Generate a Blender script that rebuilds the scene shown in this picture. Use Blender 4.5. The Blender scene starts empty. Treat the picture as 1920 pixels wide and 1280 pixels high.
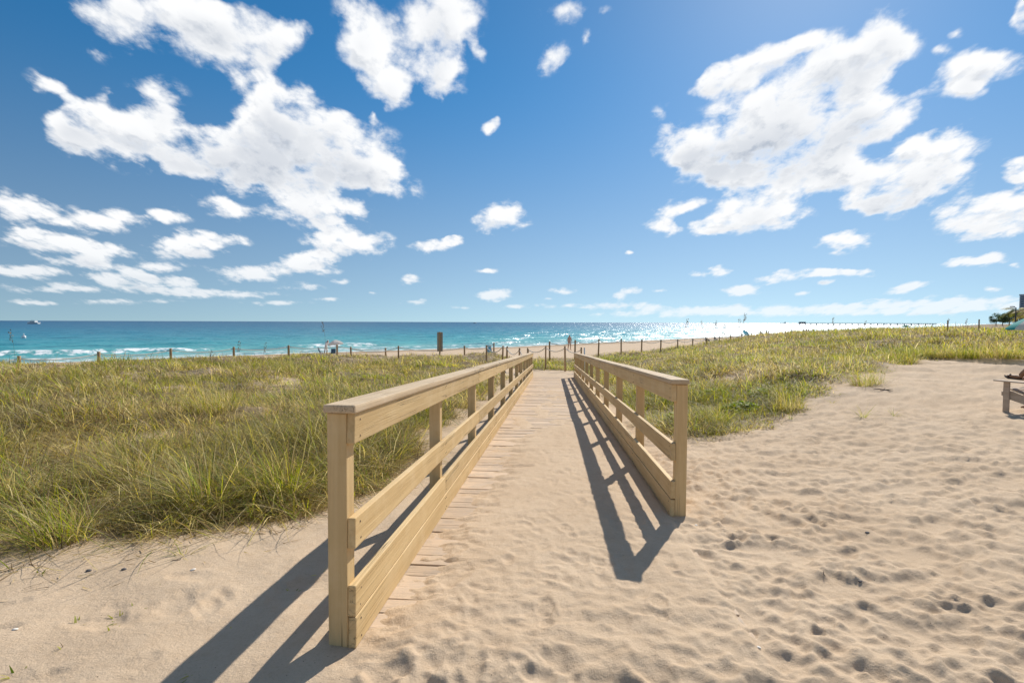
import bpy, bmesh, math, random
import numpy as np
from mathutils import Vector, Matrix, Euler

random.seed(7)
RNG = np.random.default_rng(11)
R = math.radians
scene = bpy.context.scene
COL = scene.collection

# ------------------------------------------------------------------ camera
CAM_Z = 1.5
PITCH, ROLL = -2.15, 0.19
cam_d = bpy.data.cameras.new('camera')
cam = bpy.data.objects.new('camera', cam_d)
COL.objects.link(cam)
cam_d.sensor_width = 36.0
cam_d.lens = 18.0
cam_d.clip_start = 0.05
cam_d.clip_end = 60000.0
cam.matrix_world = (Matrix.Translation((0, 0, CAM_Z)) @ Matrix.Rotation(R(90 + PITCH), 4, 'X')
                    @ Matrix.Rotation(R(ROLL), 4, 'Z'))
scene.camera = cam
CAM_ROT = cam.matrix_world.to_3x3().copy()

def ray(px, py):
    """direction of a picture point (1920 x 1280), scaled to y = 1"""
    d = CAM_ROT @ Vector(((px - 960) / 960, (640 - py) / 960, -1))
    return d / d.y
def at(px, py, Y):
    d = ray(px, py)
    return Vector((d.x * Y, Y, CAM_Z + d.z * Y))
def uv(px, py):
    d = ray(px, py)
    return d.x, d.z

# ------------------------------------------------------------------ light and exposure
SUN_AZ, SUN_EL = 29.8, 37.6          # azimuth from +Y towards +X
sun_dir = Vector((math.sin(R(SUN_AZ)) * math.cos(R(SUN_EL)), math.cos(R(SUN_AZ)) * math.cos(R(SUN_EL)), math.sin(R(SUN_EL))))
sl = bpy.data.lights.new('sun', 'SUN')
sl.energy = 5.0
sl.angle = R(0.53)
sl.color = (1.0, 0.94, 0.85)
so = bpy.data.objects.new('sun', sl)
so.rotation_euler = (-sun_dir).to_track_quat('-Z', 'Y').to_euler()
so.location = (10, 20, 30)
COL.objects.link(so)
vs = scene.view_settings
vs.view_transform = 'Standard'
vs.look = 'None'
vs.exposure = 0.1
vs.gamma = 1.0
scene.render.engine = 'CYCLES'
cy = scene.cycles
cy.use_denoising = True
cy.max_bounces = 6
cy.diffuse_bounces = 3
cy.glossy_bounces = 2
cy.transmission_bounces = 3
cy.transparent_max_bounces = 8
cy.sample_clamp_indirect = 6.0
cy.caustics_reflective = False
cy.caustics_refractive = False

# ------------------------------------------------------------------ node helpers
class NT:
    def __init__(self, tree):
        self.t = tree
        self.n = tree.nodes
        self.l = tree.links
    def new(self, typ, **kw):
        nd = self.n.new(typ)
        for k, v in kw.items():
            setattr(nd, k, v)
        return nd
    def set(self, sock, v):
        if hasattr(v, 'is_output') or isinstance(v, bpy.types.NodeSocket):
            self.l.new(v, sock)
        else:
            sock.default_value = v
    def math(self, op, a, b=None, c=None, clamp=False):
        nd = self.new('ShaderNodeMath', operation=op, use_clamp=clamp)
        self.set(nd.inputs[0], a)
        if b is not None: self.set(nd.inputs[1], b)
        if c is not None: self.set(nd.inputs[2], c)
        return nd.outputs[0]
    def vmath(self, op, a, b=None, scale=None):
        nd = self.new('ShaderNodeVectorMath', operation=op)
        self.set(nd.inputs[0], a)
        if b is not None: self.set(nd.inputs[1], b)
        if scale is not None: self.set(nd.inputs['Scale'], scale)
        return nd.outputs['Value'] if op in ('LENGTH', 'DOT_PRODUCT', 'DISTANCE') else nd.outputs[0]
    def comb(self, x=0.0, y=0.0, z=0.0):
        nd = self.new('ShaderNodeCombineXYZ')
        for i, v in enumerate((x, y, z)): self.set(nd.inputs[i], v)
        return nd.outputs[0]
    def sep(self, v):
        nd = self.new('ShaderNodeSeparateXYZ')
        self.l.new(v, nd.inputs[0])
        return nd.outputs
    def noise(self, vec, scale, detail=4.0, rough=0.55, dist=0.0, out='Fac', lac=2.0, dims='3D'):
        nd = self.new('ShaderNodeTexNoise', noise_dimensions=dims)
        if vec is not None: self.l.new(vec, nd.inputs['Vector'])
        self.set(nd.inputs['Scale'], scale)
        nd.inputs['Detail'].default_value = detail
        nd.inputs['Roughness'].default_value = rough
        nd.inputs['Lacunarity'].default_value = lac
        nd.inputs['Distortion'].default_value = dist
        return nd.outputs['Fac'] if out == 'Fac' else nd.outputs['Color']
    def smooth(self, v, a, b, lo=0.0, hi=1.0):
        nd = self.new('ShaderNodeMapRange', interpolation_type='SMOOTHSTEP')
        self.set(nd.inputs['Value'], v)
        nd.inputs['From Min'].default_value = a
        nd.inputs['From Max'].default_value = b
        nd.inputs['To Min'].default_value = lo
        nd.inputs['To Max'].default_value = hi
        return nd.outputs[0]
    def lin(self, v, a, b, lo=0.0, hi=1.0):
        nd = self.new('ShaderNodeMapRange', interpolation_type='LINEAR')
        self.set(nd.inputs['Value'], v)
        nd.inputs['From Min'].default_value = a
        nd.inputs['From Max'].default_value = b
        nd.inputs['To Min'].default_value = lo
        nd.inputs['To Max'].default_value = hi
        return nd.outputs[0]
    def mix(self, fac, a, b, blend='MIX'):
        nd = self.new('ShaderNodeMix', data_type='RGBA', blend_type=blend)
        self.set(nd.inputs[0], fac)
        for s, v in ((nd.inputs[6], a), (nd.inputs[7], b)):
            if isinstance(v, tuple) and len(v) == 3: v = v + (1.0,)
            self.set(s, v)
        return nd.outputs[2]
    def ramp(self, fac, stops):
        nd = self.new('ShaderNodeValToRGB')
        self.l.new(fac, nd.inputs[0])
        e = nd.color_ramp.elements
        while len(e) < len(stops): e.new(0.5)
        for el, (p, c) in zip(e, stops):
            el.position = p
            el.color = tuple(c) + (1.0,) if len(c) == 3 else c
        return nd.outputs[0]
    def bump(self, height, strength=0.5, dist=0.01, normal=None):
        nd = self.new('ShaderNodeBump')
        self.l.new(height, nd.inputs['Height'])
        nd.inputs['Strength'].default_value = strength
        nd.inputs['Distance'].default_value = dist
        if normal is not None: self.l.new(normal, nd.inputs['Normal'])
        return nd.outputs[0]

# ------------------------------------------------------------------ world: physical sky with cumulus clouds
world = bpy.data.worlds.new('World')
scene.world = world
world.use_nodes = True
W = NT(world.node_tree)
W.n.clear()

# cumulus banks as (centre x, centre y, half width, half height, tilt, weight) on the sky, read off the photograph
CLOUDS = [
 # large bank over the water on the left
 (600,268,160,84,-8,1.15),(430,285,130,66,0,1.1),(265,262,175,66,-10,1.1),(150,240,62,50,0,.75),(520,215,90,62,0,.9),
 (700,325,100,44,-22,.95),(560,320,150,50,0,.8),(600,392,112,46,-6,1.0),(430,380,70,26,-8,.75),(648,458,98,34,0,.98),
 (515,300,100,70,0,.5),
 # ragged wisps top left
 (215,40,120,70,-30,.62),(420,70,120,66,-12,1.0),(350,20,150,46,-8,.8),(505,150,36,70,14,.52),(300,180,66,44,-20,.6),
 (545,78,60,40,20,.58),(440,150,60,30,-30,.36),(90,165,60,26,-20,.45),
 # twin wedge top centre
 (690,75,62,112,16,.92),(742,165,46,34,0,.7),(832,45,92,92,0,1.05),(836,130,46,72,-6,.85),
 (1036,105,52,42,20,.66),(1050,18,56,32,0,.6),(922,238,18,20,0,.75),(942,407,66,36,10,.85),
 (808,458,48,20,0,.85),(858,447,28,15,0,.75),
 # stacked bank low on the left
 (60,388,104,34,-10,.86),(200,417,78,24,-4,.84),(312,406,60,24,0,.82),(368,458,108,29,4,.92),(90,448,90,20,-8,.66),
 (574,496,80,27,0,.92),(462,511,80,20,-4,.85),(160,492,80,14,-4,.58),(40,508,110,17,-2,.66),(262,526,108,21,-4,.8),(430,553,120,9,0,.6),
 (110,540,150,13,0,.6),(120,478,190,52,-6,.22),(330,532,210,34,-3,.22),(60,430,110,40,-10,.25),(190,470,90,20,-6,.6),(300,500,80,12,0,.55),(330,547,90,8,0,.58),(560,538,56,10,0,.62),(640,528,30,8,0,.6),(60,566,130,8,0,.5),(240,566,110,7,0,.48),(520,568,80,6,0,.5),
 # large bank on the right
 (1480,225,205,128,30,1.15),(1390,285,170,66,8,1.0),(1285,268,104,48,-6,.9),(1640,225,140,52,22,.95),(1665,75,62,74,-35,.9),
 (1390,128,118,32,28,.8),(1520,66,84,22,18,.62),(1580,120,70,60,0,.8),(1735,322,128,76,28,1.1),(1650,372,84,34,10,.9),(1560,320,120,54,0,.9),
 (1330,160,50,24,30,.6),
 (1845,118,98,42,14,.95),(1815,165,40,30,0,.6),(1915,20,30,50,0,.9),(1912,322,46,32,0,.95),(1862,402,138,48,8,1.1),
 (1425,400,122,46,8,1.05),(1345,424,66,18,4,.85),(1262,398,70,22,30,.8),(1252,430,34,16,0,.8),(1586,450,64,22,6,.95),
 # small fair weather puffs towards the horizon
 (1830,487,66,14,4,.9),(1548,508,54,10,2,.85),(1610,512,46,13,2,.9),(1460,522,50,14,8,.9),(1390,545,44,13,0,.9),
 (1345,510,32,16,10,.85),(1300,517,26,11,0,.8),(1548,527,26,9,0,.7),(1700,540,56,13,10,.85),(770,522,28,14,0,.8),
 (925,553,50,14,6,.8),(780,566,36,9,0,.7),(1172,548,40,14,12,.75),(1052,546,32,8,0,.65),(915,509,30,7,0,.7),
 (840,442,20,8,0,.6),(1030,560,26,6,0,.55),(1232,545,22,7,0,.55),(1085,573,30,6,0,.55),(862,576,26,6,0,.5),(965,576,24,6,0,.5),(700,549,22,6,0,.5),(615,560,34,7,0,.55),(1500,549,30,7,0,.55),(1640,561,36,7,0,.5),(1862,541,30,8,0,.6),(1905,500,22,9,0,.6),
 (110,178,46,18,-20,.34),(205,172,34,16,20,.32),(692,205,14,20,0,.4),(1130,34,20,14,0,.36),(1100,66,18,22,0,.36),(1765,92,30,14,20,.4),(1790,62,22,10,20,.34),(1232,212,26,14,20,.4),(1640,152,40,16,10,.4),(905,100,16,24,0,.36),(770,130,36,40,0,.42),(640,215,40,14,-20,.3),(1700,272,40,16,20,.5),
 (1450,582,420,15,1,.75),(1790,572,240,20,2,.85),(1130,572,180,10,0,.55),(1180,473,14,6,0,.6),
]

grp = bpy.data.node_groups.new('cloud_field', 'ShaderNodeTree')
grp.interface.new_socket('Vector', in_out='INPUT', socket_type='NodeSocketVector')
grp.interface.new_socket('Density', in_out='OUTPUT', socket_type='NodeSocketFloat')
grp.interface.new_socket('Body', in_out='OUTPUT', socket_type='NodeSocketFloat')
G = NT(grp)
gin = G.new('NodeGroupInput')
gout = G.new('NodeGroupOutput')
p0 = gin.outputs[0]                       # (x/y, z/y) of the view direction
px_, py_, _ = G.sep(p0)
inv = G.math('DIVIDE', 1.0, G.math('ADD', G.math('MAXIMUM', py_, 0.0), 0.42))
UVp = G.comb(G.math('MULTIPLY', px_, inv), inv, 0.0)      # flattens towards the horizon as a cloud deck does
wn = G.noise(UVp, 5.0, 4.0, 0.55, out='Color', dims='2D')
warp = G.vmath('SCALE', G.vmath('SUBTRACT', wn, (0.5, 0.5, 0.5)), scale=G.smooth(py_, 0.0, 0.35, 0.012, 0.070))
pw = G.vmath('ADD', p0, warp)
acc = None
for (cx, cyy, hw, hh, tilt, wt) in CLOUDS:
    u0, v0 = uv(cx, cyy)
    mp = G.new('ShaderNodeMapping', vector_type='TEXTURE')
    G.l.new(pw, mp.inputs['Vector'])
    mp.inputs['Location'].default_value = (u0, v0, 0)
    mp.inputs['Rotation'].default_value = (0, 0, R(tilt))
    mp.inputs['Scale'].default_value = (hw / 960 * 1.12, hh / 960 * 1.12, 1)
    gt = G.new('ShaderNodeTexGradient', gradient_type='SPHERICAL')
    G.l.new(mp.outputs[0], gt.inputs[0])
    acc = G.math('MULTIPLY', gt.outputs['Fac'], wt) if acc is None else G.math('MULTIPLY_ADD', gt.outputs['Fac'], wt, acc)
fb = G.noise(UVp, 9.0, 10.0, 0.62, 0.0, dims='2D')
vor = G.new('ShaderNodeTexVoronoi', voronoi_dimensions='2D', feature='SMOOTH_F1')
G.l.new(G.vmath('ADD', UVp, G.vmath('SCALE', wn, scale=0.08)), vor.inputs['Vector'])
vor.inputs['Scale'].default_value = 11.0
vor.inputs['Detail'].default_value = 4.0
vor.inputs['Roughness'].default_value = 0.55
vor.inputs['Smoothness'].default_value = 0.35
puff = G.math('SUBTRACT', 0.46, vor.outputs['Distance'])            # rounded billows
blobs = G.math('MINIMUM', G.math('MULTIPLY', acc, 2.2), 1.3)
edge = G.math('ADD', G.math('MULTIPLY', G.math('SUBTRACT', fb, 0.5), 1.9), G.math('MULTIPLY', puff, 0.7))
gate = G.smooth(acc, 0.0, 0.24)
dens = G.math('ADD', blobs, G.math('MULTIPLY', edge, gate))
# the same kind of cloud carries on over the rest of the sky
far = G.math('MAXIMUM', G.math('SUBTRACT', G.math('ABSOLUTE', px_), 1.05), G.math('SUBTRACT', py_, 0.70))
gen = G.smooth(G.noise(UVp, 2.4, 9.0, 0.58, 0.2, dims='2D'), 0.46, 0.68, 0.0, 0.8)
dens = G.math('ADD', dens, G.math('MULTIPLY', gen, G.smooth(far, 0.0, 0.35)))
G.l.new(dens, gout.inputs[0])
lowf = G.math('SUBTRACT', G.noise(UVp, 6.0, 3.0, 0.5, 0.2, dims='2D'), 0.5)
G.l.new(G.math('ADD', acc, G.math('MULTIPLY', lowf, 1.1)), gout.inputs[1])

tc = W.new('ShaderNodeTexCoord')
dx, dy, dz = W.sep(tc.outputs['Generated'])
dyc = W.math('MAXIMUM', W.math('ABSOLUTE', dy), 0.06)
# behind the viewer the field is read at a shifted place, so nothing is mirrored
back = W.math('MULTIPLY', W.math('LESS_THAN', dy, 0.0), 9.0)
uu = W.math('ADD', W.math('DIVIDE', dx, dyc), back)
vv = W.math('DIVIDE', dz, dyc)
pos = W.comb(uu, vv, 0.0)
def field(v):
    g = W.new('ShaderNodeGroup')
    g.node_tree = grp
    W.l.new(v, g.inputs[0])
    return g.outputs
d1, body1 = field(pos)
d2, body2 = field(W.vmath('ADD', pos, (0.010, 0.022, 0.0)))
sky = W.new('ShaderNodeTexSky', sky_type='NISHITA')
sky.sun_disc = False
sky.sun_elevation = R(SUN_EL)
sky.sun_rotation = R(SUN_AZ)
sky.altitude = 1200.0
sky.air_density = 1.0
sky.dust_density = 0.36
sky.ozone_density = 4.0
SKY_S = 0.09
# sea air: the band just above the horizon keeps the clear blue of the sky a few degrees up
W.l.new(W.vmath('NORMALIZE', W.comb(dx, dy, W.math('ADD', W.math('MULTIPLY', W.math('MAXIMUM', dz, 0.0), 0.91), 0.09))), sky.inputs[0])
hsv = W.new('ShaderNodeHueSaturation')
W.l.new(W.mix(1.0, sky.outputs[0], (1.06, 1.07, 0.955), 'MULTIPLY'), hsv.inputs['Color'])
W.l.new(W.smooth(dz, 0.02, 0.45, 0.95, 1.33), hsv.inputs['Saturation'])
W.l.new(W.smooth(dz, 0.02, 0.45, 1.0, 1.24), hsv.inputs['Value'])
skyt = hsv.outputs[0]
alpha = W.smooth(d1, 0.12, 1.02)
up = W.smooth(dz, 0.0, 0.012)
lowfade = W.smooth(dz, 0.0, 0.14, 0.62, 0.98)
alpha = W.math('MULTIPLY', W.math('MULTIPLY', alpha, up), lowfade)
relief = W.smooth(W.math('SUBTRACT', d2, d1), -0.15, 0.55)         # sides turned from the sun
thick = W.smooth(body2, 0.35, 1.6)
shade = W.math('MULTIPLY', W.math('ADD', W.math('MULTIPLY', relief, 0.50), W.math('MULTIPLY', thick, 0.62)), W.smooth(d1, 0.45, 1.25), clamp=True)
k = 1.0 / SKY_S
ccol = W.mix(shade, (0.95 * k, 0.955 * k, 0.96 * k), (0.47 * k, 0.52 * k, 0.60 * k))
skyc = W.mix(alpha, skyt, ccol)
bg = W.new('ShaderNodeBackground')
bg.inputs['Strength'].default_value = SKY_S
W.l.new(skyc, bg.inputs['Color'])
wo = W.new('ShaderNodeOutputWorld')
W.l.new(bg.outputs[0], wo.inputs['Surface'])
world.cycles.sampling_method = 'MANUAL'
world.cycles.sample_map_resolution = 512

# ------------------------------------------------------------------ object helpers
def tag(o, label=None, cat=None, group=None, kind=None):
    if label: o['label'] = label
    if cat: o['category'] = cat
    if group: o['group'] = group
    if kind: o['kind'] = kind
    elif cat: o['kind'] = 'thing'
    return o
def empty(name, loc=(0, 0, 0), rz=0.0, parent=None):
    o = bpy.data.objects.new(name, None)
    o.location = loc
    o.rotation_euler = (0, 0, rz)
    o.empty_display_size = 0.2
    if parent: o.parent = parent
    COL.objects.link(o)
    return o
def link(name, me, parent=None, mat=None):
    o = bpy.data.objects.new(name, me)
    if mat and not me.materials: me.materials.append(mat)
    if parent: o.parent = parent
    COL.objects.link(o)
    return o
def np_mesh(name, V, loops, starts, mat=None, col=None, smooth=True, attrs=None):
    me = bpy.data.meshes.new(name)
    V = np.ascontiguousarray(V, dtype=np.float32)
    loops = np.ascontiguousarray(loops, dtype=np.int32)
    starts = np.ascontiguousarray(starts, dtype=np.int32)
    me.vertices.add(len(V))
    me.vertices.foreach_set('co', V.ravel())
    me.loops.add(len(loops))
    me.loops.foreach_set('vertex_index', loops)
    me.polygons.add(len(starts))
    me.polygons.foreach_set('loop_start', starts)
    me.update(calc_edges=True)
    if smooth:
        me.polygons.foreach_set('use_smooth', np.ones(len(starts), dtype=bool))
    if col is not None:
        a = me.attributes.new('Col', 'FLOAT_COLOR', 'POINT')
        c = np.ones((len(V), 4), dtype=np.float32)
        c[:, :3] = col
        a.data.foreach_set('color', c.ravel())
    for nm, arr in (attrs or {}).items():
        a = me.attributes.new(nm, 'FLOAT', 'POINT')
        a.data.foreach_set('value', np.ascontiguousarray(arr, dtype=np.float32))
    if mat: me.materials.append(mat)
    return me
def grid_mesh(name, V, nr, nc, mat, attrs=None, wrap=False):
    """V is nr*nc points, row-major"""
    i = np.arange(nr - 1)[:, None]
    j = np.arange(nc if wrap else nc - 1)[None, :]
    a = i * nc + j
    b = i * nc + (j + 1) % nc
    q = np.stack([a, b, b + nc, a + nc], -1).reshape(-1, 4)
    return np_mesh(name, V, q.ravel(), np.arange(len(q)) * 4, mat, attrs=attrs)
class MB:
    """collects shapes into one mesh"""
    def __init__(self):
        self.bm = bmesh.new()
    def box(self, x0, x1, y0, y1, z0, z1, bev=0.0, segs=2):
        r = bmesh.ops.create_cube(self.bm, size=1.0)
        vs_ = r['verts']
        for v in vs_:
            v.co = Vector(((x0 + x1) / 2 + v.co.x * (x1 - x0), (y0 + y1) / 2 + v.co.y * (y1 - y0), (z0 + z1) / 2 + v.co.z * (z1 - z0)))
        if bev > 0:
            es = list({e for v in vs_ for e in v.link_edges})
            bmesh.ops.bevel(self.bm, geom=es, offset=bev, segments=segs, affect='EDGES', profile=0.6)
        return self
    def tube(self, pts, rad, seg=6, cap=True):
        pts = [Vector(p) for p in pts]
        if not hasattr(rad, '__len__'): rad = [rad] * len(pts)
        rings = []
        for i, p in enumerate(pts):
            t = (pts[min(i + 1, len(pts) - 1)] - pts[max(i - 1, 0)])
            t = t.normalized() if t.length > 1e-9 else Vector((0, 0, 1))
            s = t.cross(Vector((0, 0, 1)))
            if s.length < 1e-3: s = Vector((1, 0, 0))
            s.normalize()
            u = t.cross(s)
            rings.append([self.bm.verts.new(p + (s * math.cos(2 * math.pi * k_ / seg) + u * math.sin(2 * math.pi * k_ / seg)) * rad[i]) for k_ in range(seg)])
        for a, b in zip(rings, rings[1:]):
            for k_ in range(seg):
                self.bm.faces.new((a[k_], a[(k_ + 1) % seg], b[(k_ + 1) % seg], b[k_]))
        if cap:
            self.bm.faces.new(rings[0][::-1])
            self.bm.faces.new(rings[-1])
        return self
    def poly(self, pts):
        self.bm.faces.new([self.bm.verts.new(p) for p in pts])
        return self
    def build(self, name, mat, parent=None, smooth=False):
        me = bpy.data.meshes.new(name)
        bmesh.ops.recalc_face_normals(self.bm, faces=self.bm.faces[:])
        self.bm.to_mesh(me)
        self.bm.free()
        if smooth:
            me.polygons.foreach_set('use_smooth', np.ones(len(me.polygons), dtype=bool))
        return link(name, me, parent, mat)

# ------------------------------------------------------------------ numpy noise
_PERM = RNG.permutation(4096)
_GR = RNG.normal(size=(4096, 2))
_GR /= np.linalg.norm(_GR, axis=1)[:, None]
def pnoise(x, y, seed=0):
    xi = np.floor(x).astype(np.int64)
    yi = np.floor(y).astype(np.int64)
    fx, fy = x - xi, y - yi
    def g(ix, iy, ax, ay):
        h = _PERM[(_PERM[(ix + seed * 57) & 4095] + iy) & 4095]
        v = _GR[h]
        return v[..., 0] * ax + v[..., 1] * ay
    sx = fx * fx * fx * (fx * (fx * 6 - 15) + 10)
    sy = fy * fy * fy * (fy * (fy * 6 - 15) + 10)
    a = g(xi, yi, fx, fy) * (1 - sx) + g(xi + 1, yi, fx - 1, fy) * sx
    b = g(xi, yi + 1, fx, fy - 1) * (1 - sx) + g(xi + 1, yi + 1, fx - 1, fy - 1) * sx
    return (a * (1 - sy) + b * sy) * 1.5
def fbm(x, y, oct=4, seed=0, gain=0.5):
    s, a, f = 0, 1.0, 1.0
    for o in range(oct):
        s = s + a * pnoise(x * f, y * f, seed + o)
        a *= gain
        f *= 2.03
    return s
def sst(x, a, b):
    t = np.clip((x - a) / (b - a), 0, 1)
    return t * t * (3 - 2 * t)

# ------------------------------------------------------------------ lie of the land
SLOPE, DIRX = -0.048, 0.0797
Y_L0, Y_R0, Y_END = 2.30, 4.14, 23.62
def x_left(y):  return -0.710 + DIRX * (y - 2.30)      # inner faces of the two railings
def x_right(y): return 1.30 + DIRX * (y - 4.14)
def z_deck(y):
    y = np.asarray(y, dtype=float)
    return SLOPE * (np.clip(y, 2.2, Y_END) - Y_L0)
SEA_Z = -2.5
FENCE_X = np.array([-300, -60, -18.3, -12.7, -3.0, 4.4, 25.0, 60, 200, 900, 4000.])
FENCE_Y = np.array([-90, -2, 19.0, 29.0, 34.5, 37.0, 54.0, 86, 232, 975, 4250.])
WATER_X = np.array([-4000, -400, -120, -50, -26, 0, 104, 333, 900, 4000.])
WATER_Y = np.array([-2700, -190, -6, 43, 65, 83, 192, 432, 1028, 4284.])
def dune_edge(x): return np.interp(x, FENCE_X, FENCE_Y)
def water_edge(x): return np.interp(x, WATER_X, WATER_Y)

def land(x, y):
    """ground height without footprints"""
    x = np.asarray(x, dtype=float); y = np.asarray(y, dtype=float)
    zd = z_deck(y) - 0.15 * sst(y, Y_END, 29)
    lat_r = x - x_right(np.clip(y, 0, 30))
    lat_l = x_left(np.clip(y, 0, 30)) - x
    hum = fbm(x * 0.30, y * 0.30, 3, 3) * 0.17 + 0.09 + np.maximum(fbm(x * 0.8, y * 0.8, 2, 5), 0) * 0.09
    right = 0.70 * sst(y, 21, 37) * sst(x, 15, 33) - 0.62 * sst(y, 14, 32) * (1 - sst(x, 7, 26)) + hum * sst(y, 8, 14)
    right = right - 0.45 * sst(y - dune_edge(x), -16, -2)
    right = right - 0.02 * np.clip(y - 3, 0, 8) * (1 - sst(x, 3, 8))
    left = -0.046 * (np.clip(y, 2, 24) - 2.4) + 0.33 * sst(-x, 5, 13) * sst(y, 7, 16) + hum * sst(y, 4, 8) * 1.3 + 0.10 * sst(lat_l, 0.8, 2.5) * sst(y, 3.0, 5.0)
    z = zd
    tr = sst(lat_r, 0.9, 5.5)
    tl = sst(lat_l, 0.5, 3.0)
    z = z * (1 - tr) + right * tr
    z = z * (1 - tl) + left * tl
    ye, yw = dune_edge(x), water_edge(x)
    t = (y - ye) / np.maximum(yw - ye, 5)
    beach = -1.05 + (SEA_Z + 1.05) * np.clip(t, 0, 2.2)
    f = sst(t, 0.0, 0.16)
    return z * (1 - f) + beach * f

# where the dune grass grows (0..1)
GR_X = np.array([0.0, 2.0, 2.67, 3.76, 4.9, 7.2, 10.3, 14.9, 19.5, 40])
GR_Y = np.array([9.5, 7.9, 7.4, 8.3, 9.1, 11.6, 14.6, 19.0, 22.6, 22.9])
GL_X = np.array([-40, -6, -3.4, -2.46, -1.6, -0.9])
GL_Y = np.array([2.6, 3.1, 3.35, 3.55, 4.2, 5.6])
HOLLOWS = [(-5.2, 9.2, 0.9), (-3.5, 5.0, 0.36), (-3.35, 4.1, 0.30), (-6.6, 15.5, 0.8), (-2.5, 5.6, 0.28), (-4.6, 6.4, 0.35), (-8.5, 12.0, 0.5), (-2.9, 7.6, 0.35), (-1.9, 4.75, 0.2), (6.2, 14.5, 0.6), (4.4, 11.0, 0.4), (9.5, 19.0, 0.7)]
def veg(x, y):
    x = np.asarray(x, dtype=float); y = np.asarray(y, dtype=float)
    wob = fbm(x * 1.1, y * 1.1, 3, 21)
    ye = dune_edge(x)
    yc = np.clip(y, 0, 60)
    el = np.interp(x, GL_X, GL_Y)
    left = sst(y - el + wob * 0.25, -0.15, 0.35) * sst(x_left(np.minimum(yc, 25)) - 0.95 + wob * 0.3 - x, -0.1, 0.35)
    er = np.interp(x, GR_X, GR_Y)
    right = sst((y - er) / (0.5 + 0.03 * y) + wob * 0.7, -0.3, 0.5) * sst(x - x_right(np.minimum(yc, 25)) - 0.6 + wob * 0.35, -0.1, 0.3)
    mid = sst(y, 28.0, 29.2)                              # the path end is closed by grass
    v = np.maximum(np.maximum(left, right), mid)
    v = v * (1 - sst(y - ye + wob * 1.5, 0.3, 2.2))
    # sandy side path at the end of the boardwalk
    pathm = sst(x, -2.6, -1.2) * (1 - sst(x, 2.2, 3.2)) * sst(y, 23.6, 24.2) * (1 - sst(y + wob, 27.6, 28.6))
    v = v * (1 - pathm)
    for hx, hy, hr in HOLLOWS:
        dd = ((x - hx) ** 2 + ((y - hy) * 0.75) ** 2) / hr ** 2
        v = v * (1 - 0.95 * np.exp(-dd * (1 + 0.5 * wob)))
    return v

# ------------------------------------------------------------------ materials
def material(name):
    m = bpy.data.materials.new(name)
    m.use_nodes = True
    t = NT(m.node_tree)
    t.n.clear()
    out = t.new('ShaderNodeOutputMaterial')
    b = t.new('ShaderNodeBsdfPrincipled')
    t.l.new(b.outputs[0], out.inputs[0])
    return m, t, b, out
def plain(name, col, rough=0.7, var=0.12, scale=8.0, bump=0.0, metal=0.0, spec=0.3):
    m, t, b, o = material(name)
    tcn = t.new('ShaderNodeTexCoord')
    n = t.noise(tcn.outputs['Object'], scale, 5.0)
    c = t.mix(n, tuple(max(0, x * (1 - var * 1.6)) for x in col), tuple(min(1, x * (1 + var * 1.6)) for x in col))
    t.l.new(c, b.inputs['Base Color'])
    b.inputs['Roughness'].default_value = rough
    b.inputs['Metallic'].default_value = metal
    b.inputs['Specular IOR Level'].default_value = spec
    if bump: t.l.new(t.bump(n, bump, 0.02), b.inputs['Normal'])
    return m

def sand_material():
    m, t, b, o = material('sand')
    ge = t.new('ShaderNodeNewGeometry')
    P = ge.outputs['Position']
    a = t.new('ShaderNodeAttribute', attribute_name='veg')
    w = t.new('ShaderNodeAttribute', attribute_name='wet')
    big = t.noise(P, 0.9, 5.0, 0.6)
    mid = t.noise(P, 14.0, 5.0, 0.6)
    fine = t.noise(P, 260.0, 4.0, 0.75)
    c = t.mix(t.smooth(big, 0.3, 0.7), (0.555, 0.42, 0.288), (0.615, 0.478, 0.338))
    c = t.mix(t.smooth(mid, 0.35, 0.75, 0, 0.35), c, (0.485, 0.345, 0.22))
    c = t.mix(t.smooth(fine, 0.54, 0.72, 0, 0.7), c, (0.32, 0.22, 0.14))
    c = t.mix(t.smooth(fine, 0.42, 0.25, 0, 0.5), c, (0.76, 0.64, 0.48))
    c = t.mix(t.smooth(t.noise(P, 80.0, 4.0, 0.7), 0.52, 0.72, 0, 0.45), c, (0.37, 0.26, 0.165))
    vo = t.new('ShaderNodeTexVoronoi')
    t.l.new(P, vo.inputs['Vector'])
    vo.inputs['Scale'].default_value = 26.0
    speck = t.math('MULTIPLY', t.smooth(vo.outputs['Distance'], 0.085, 0.05), t.smooth(t.noise(P, 3.0, 2.0), 0.5, 0.62))
    c = t.mix(speck, c, (0.10, 0.07, 0.05))
    # dry stems, roots and fallen leaves among the dune grass
    ln = t.noise(P, 22.0, 6.0, 0.7)
    lit = t.mix(t.smooth(ln, 0.35, 0.65), (0.10, 0.072, 0.045), (0.36, 0.28, 0.175))
    c = t.mix(t.math('MULTIPLY', a.outputs['Fac'], t.smooth(t.noise(P, 3.2, 6.0, 0.68), 0.34, 0.54, 0.25, 0.97)), c, lit)
    c = t.mix(t.math('MULTIPLY', w.outputs['Fac'], 0.75), c, (0.30, 0.215, 0.135))
    t.l.new(c, b.inputs['Base Color'])
    b.inputs['Roughness'].default_value = 0.95
    b.inputs['Specular IOR Level'].default_value = 0.1
    gr = t.noise(P, 95.0, 4.0, 0.7)
    h = t.math('ADD', t.math('ADD', t.math('MULTIPLY', t.noise(P, 30.0, 7.0, 0.68), 0.95), t.math('MULTIPLY', gr, 0.40)), t.math('MULTIPLY', fine, 0.2))
    t.l.new(t.bump(h, 0.8, 0.011), b.inputs['Normal'])
    return m
M_SAND = sand_material()

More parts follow.
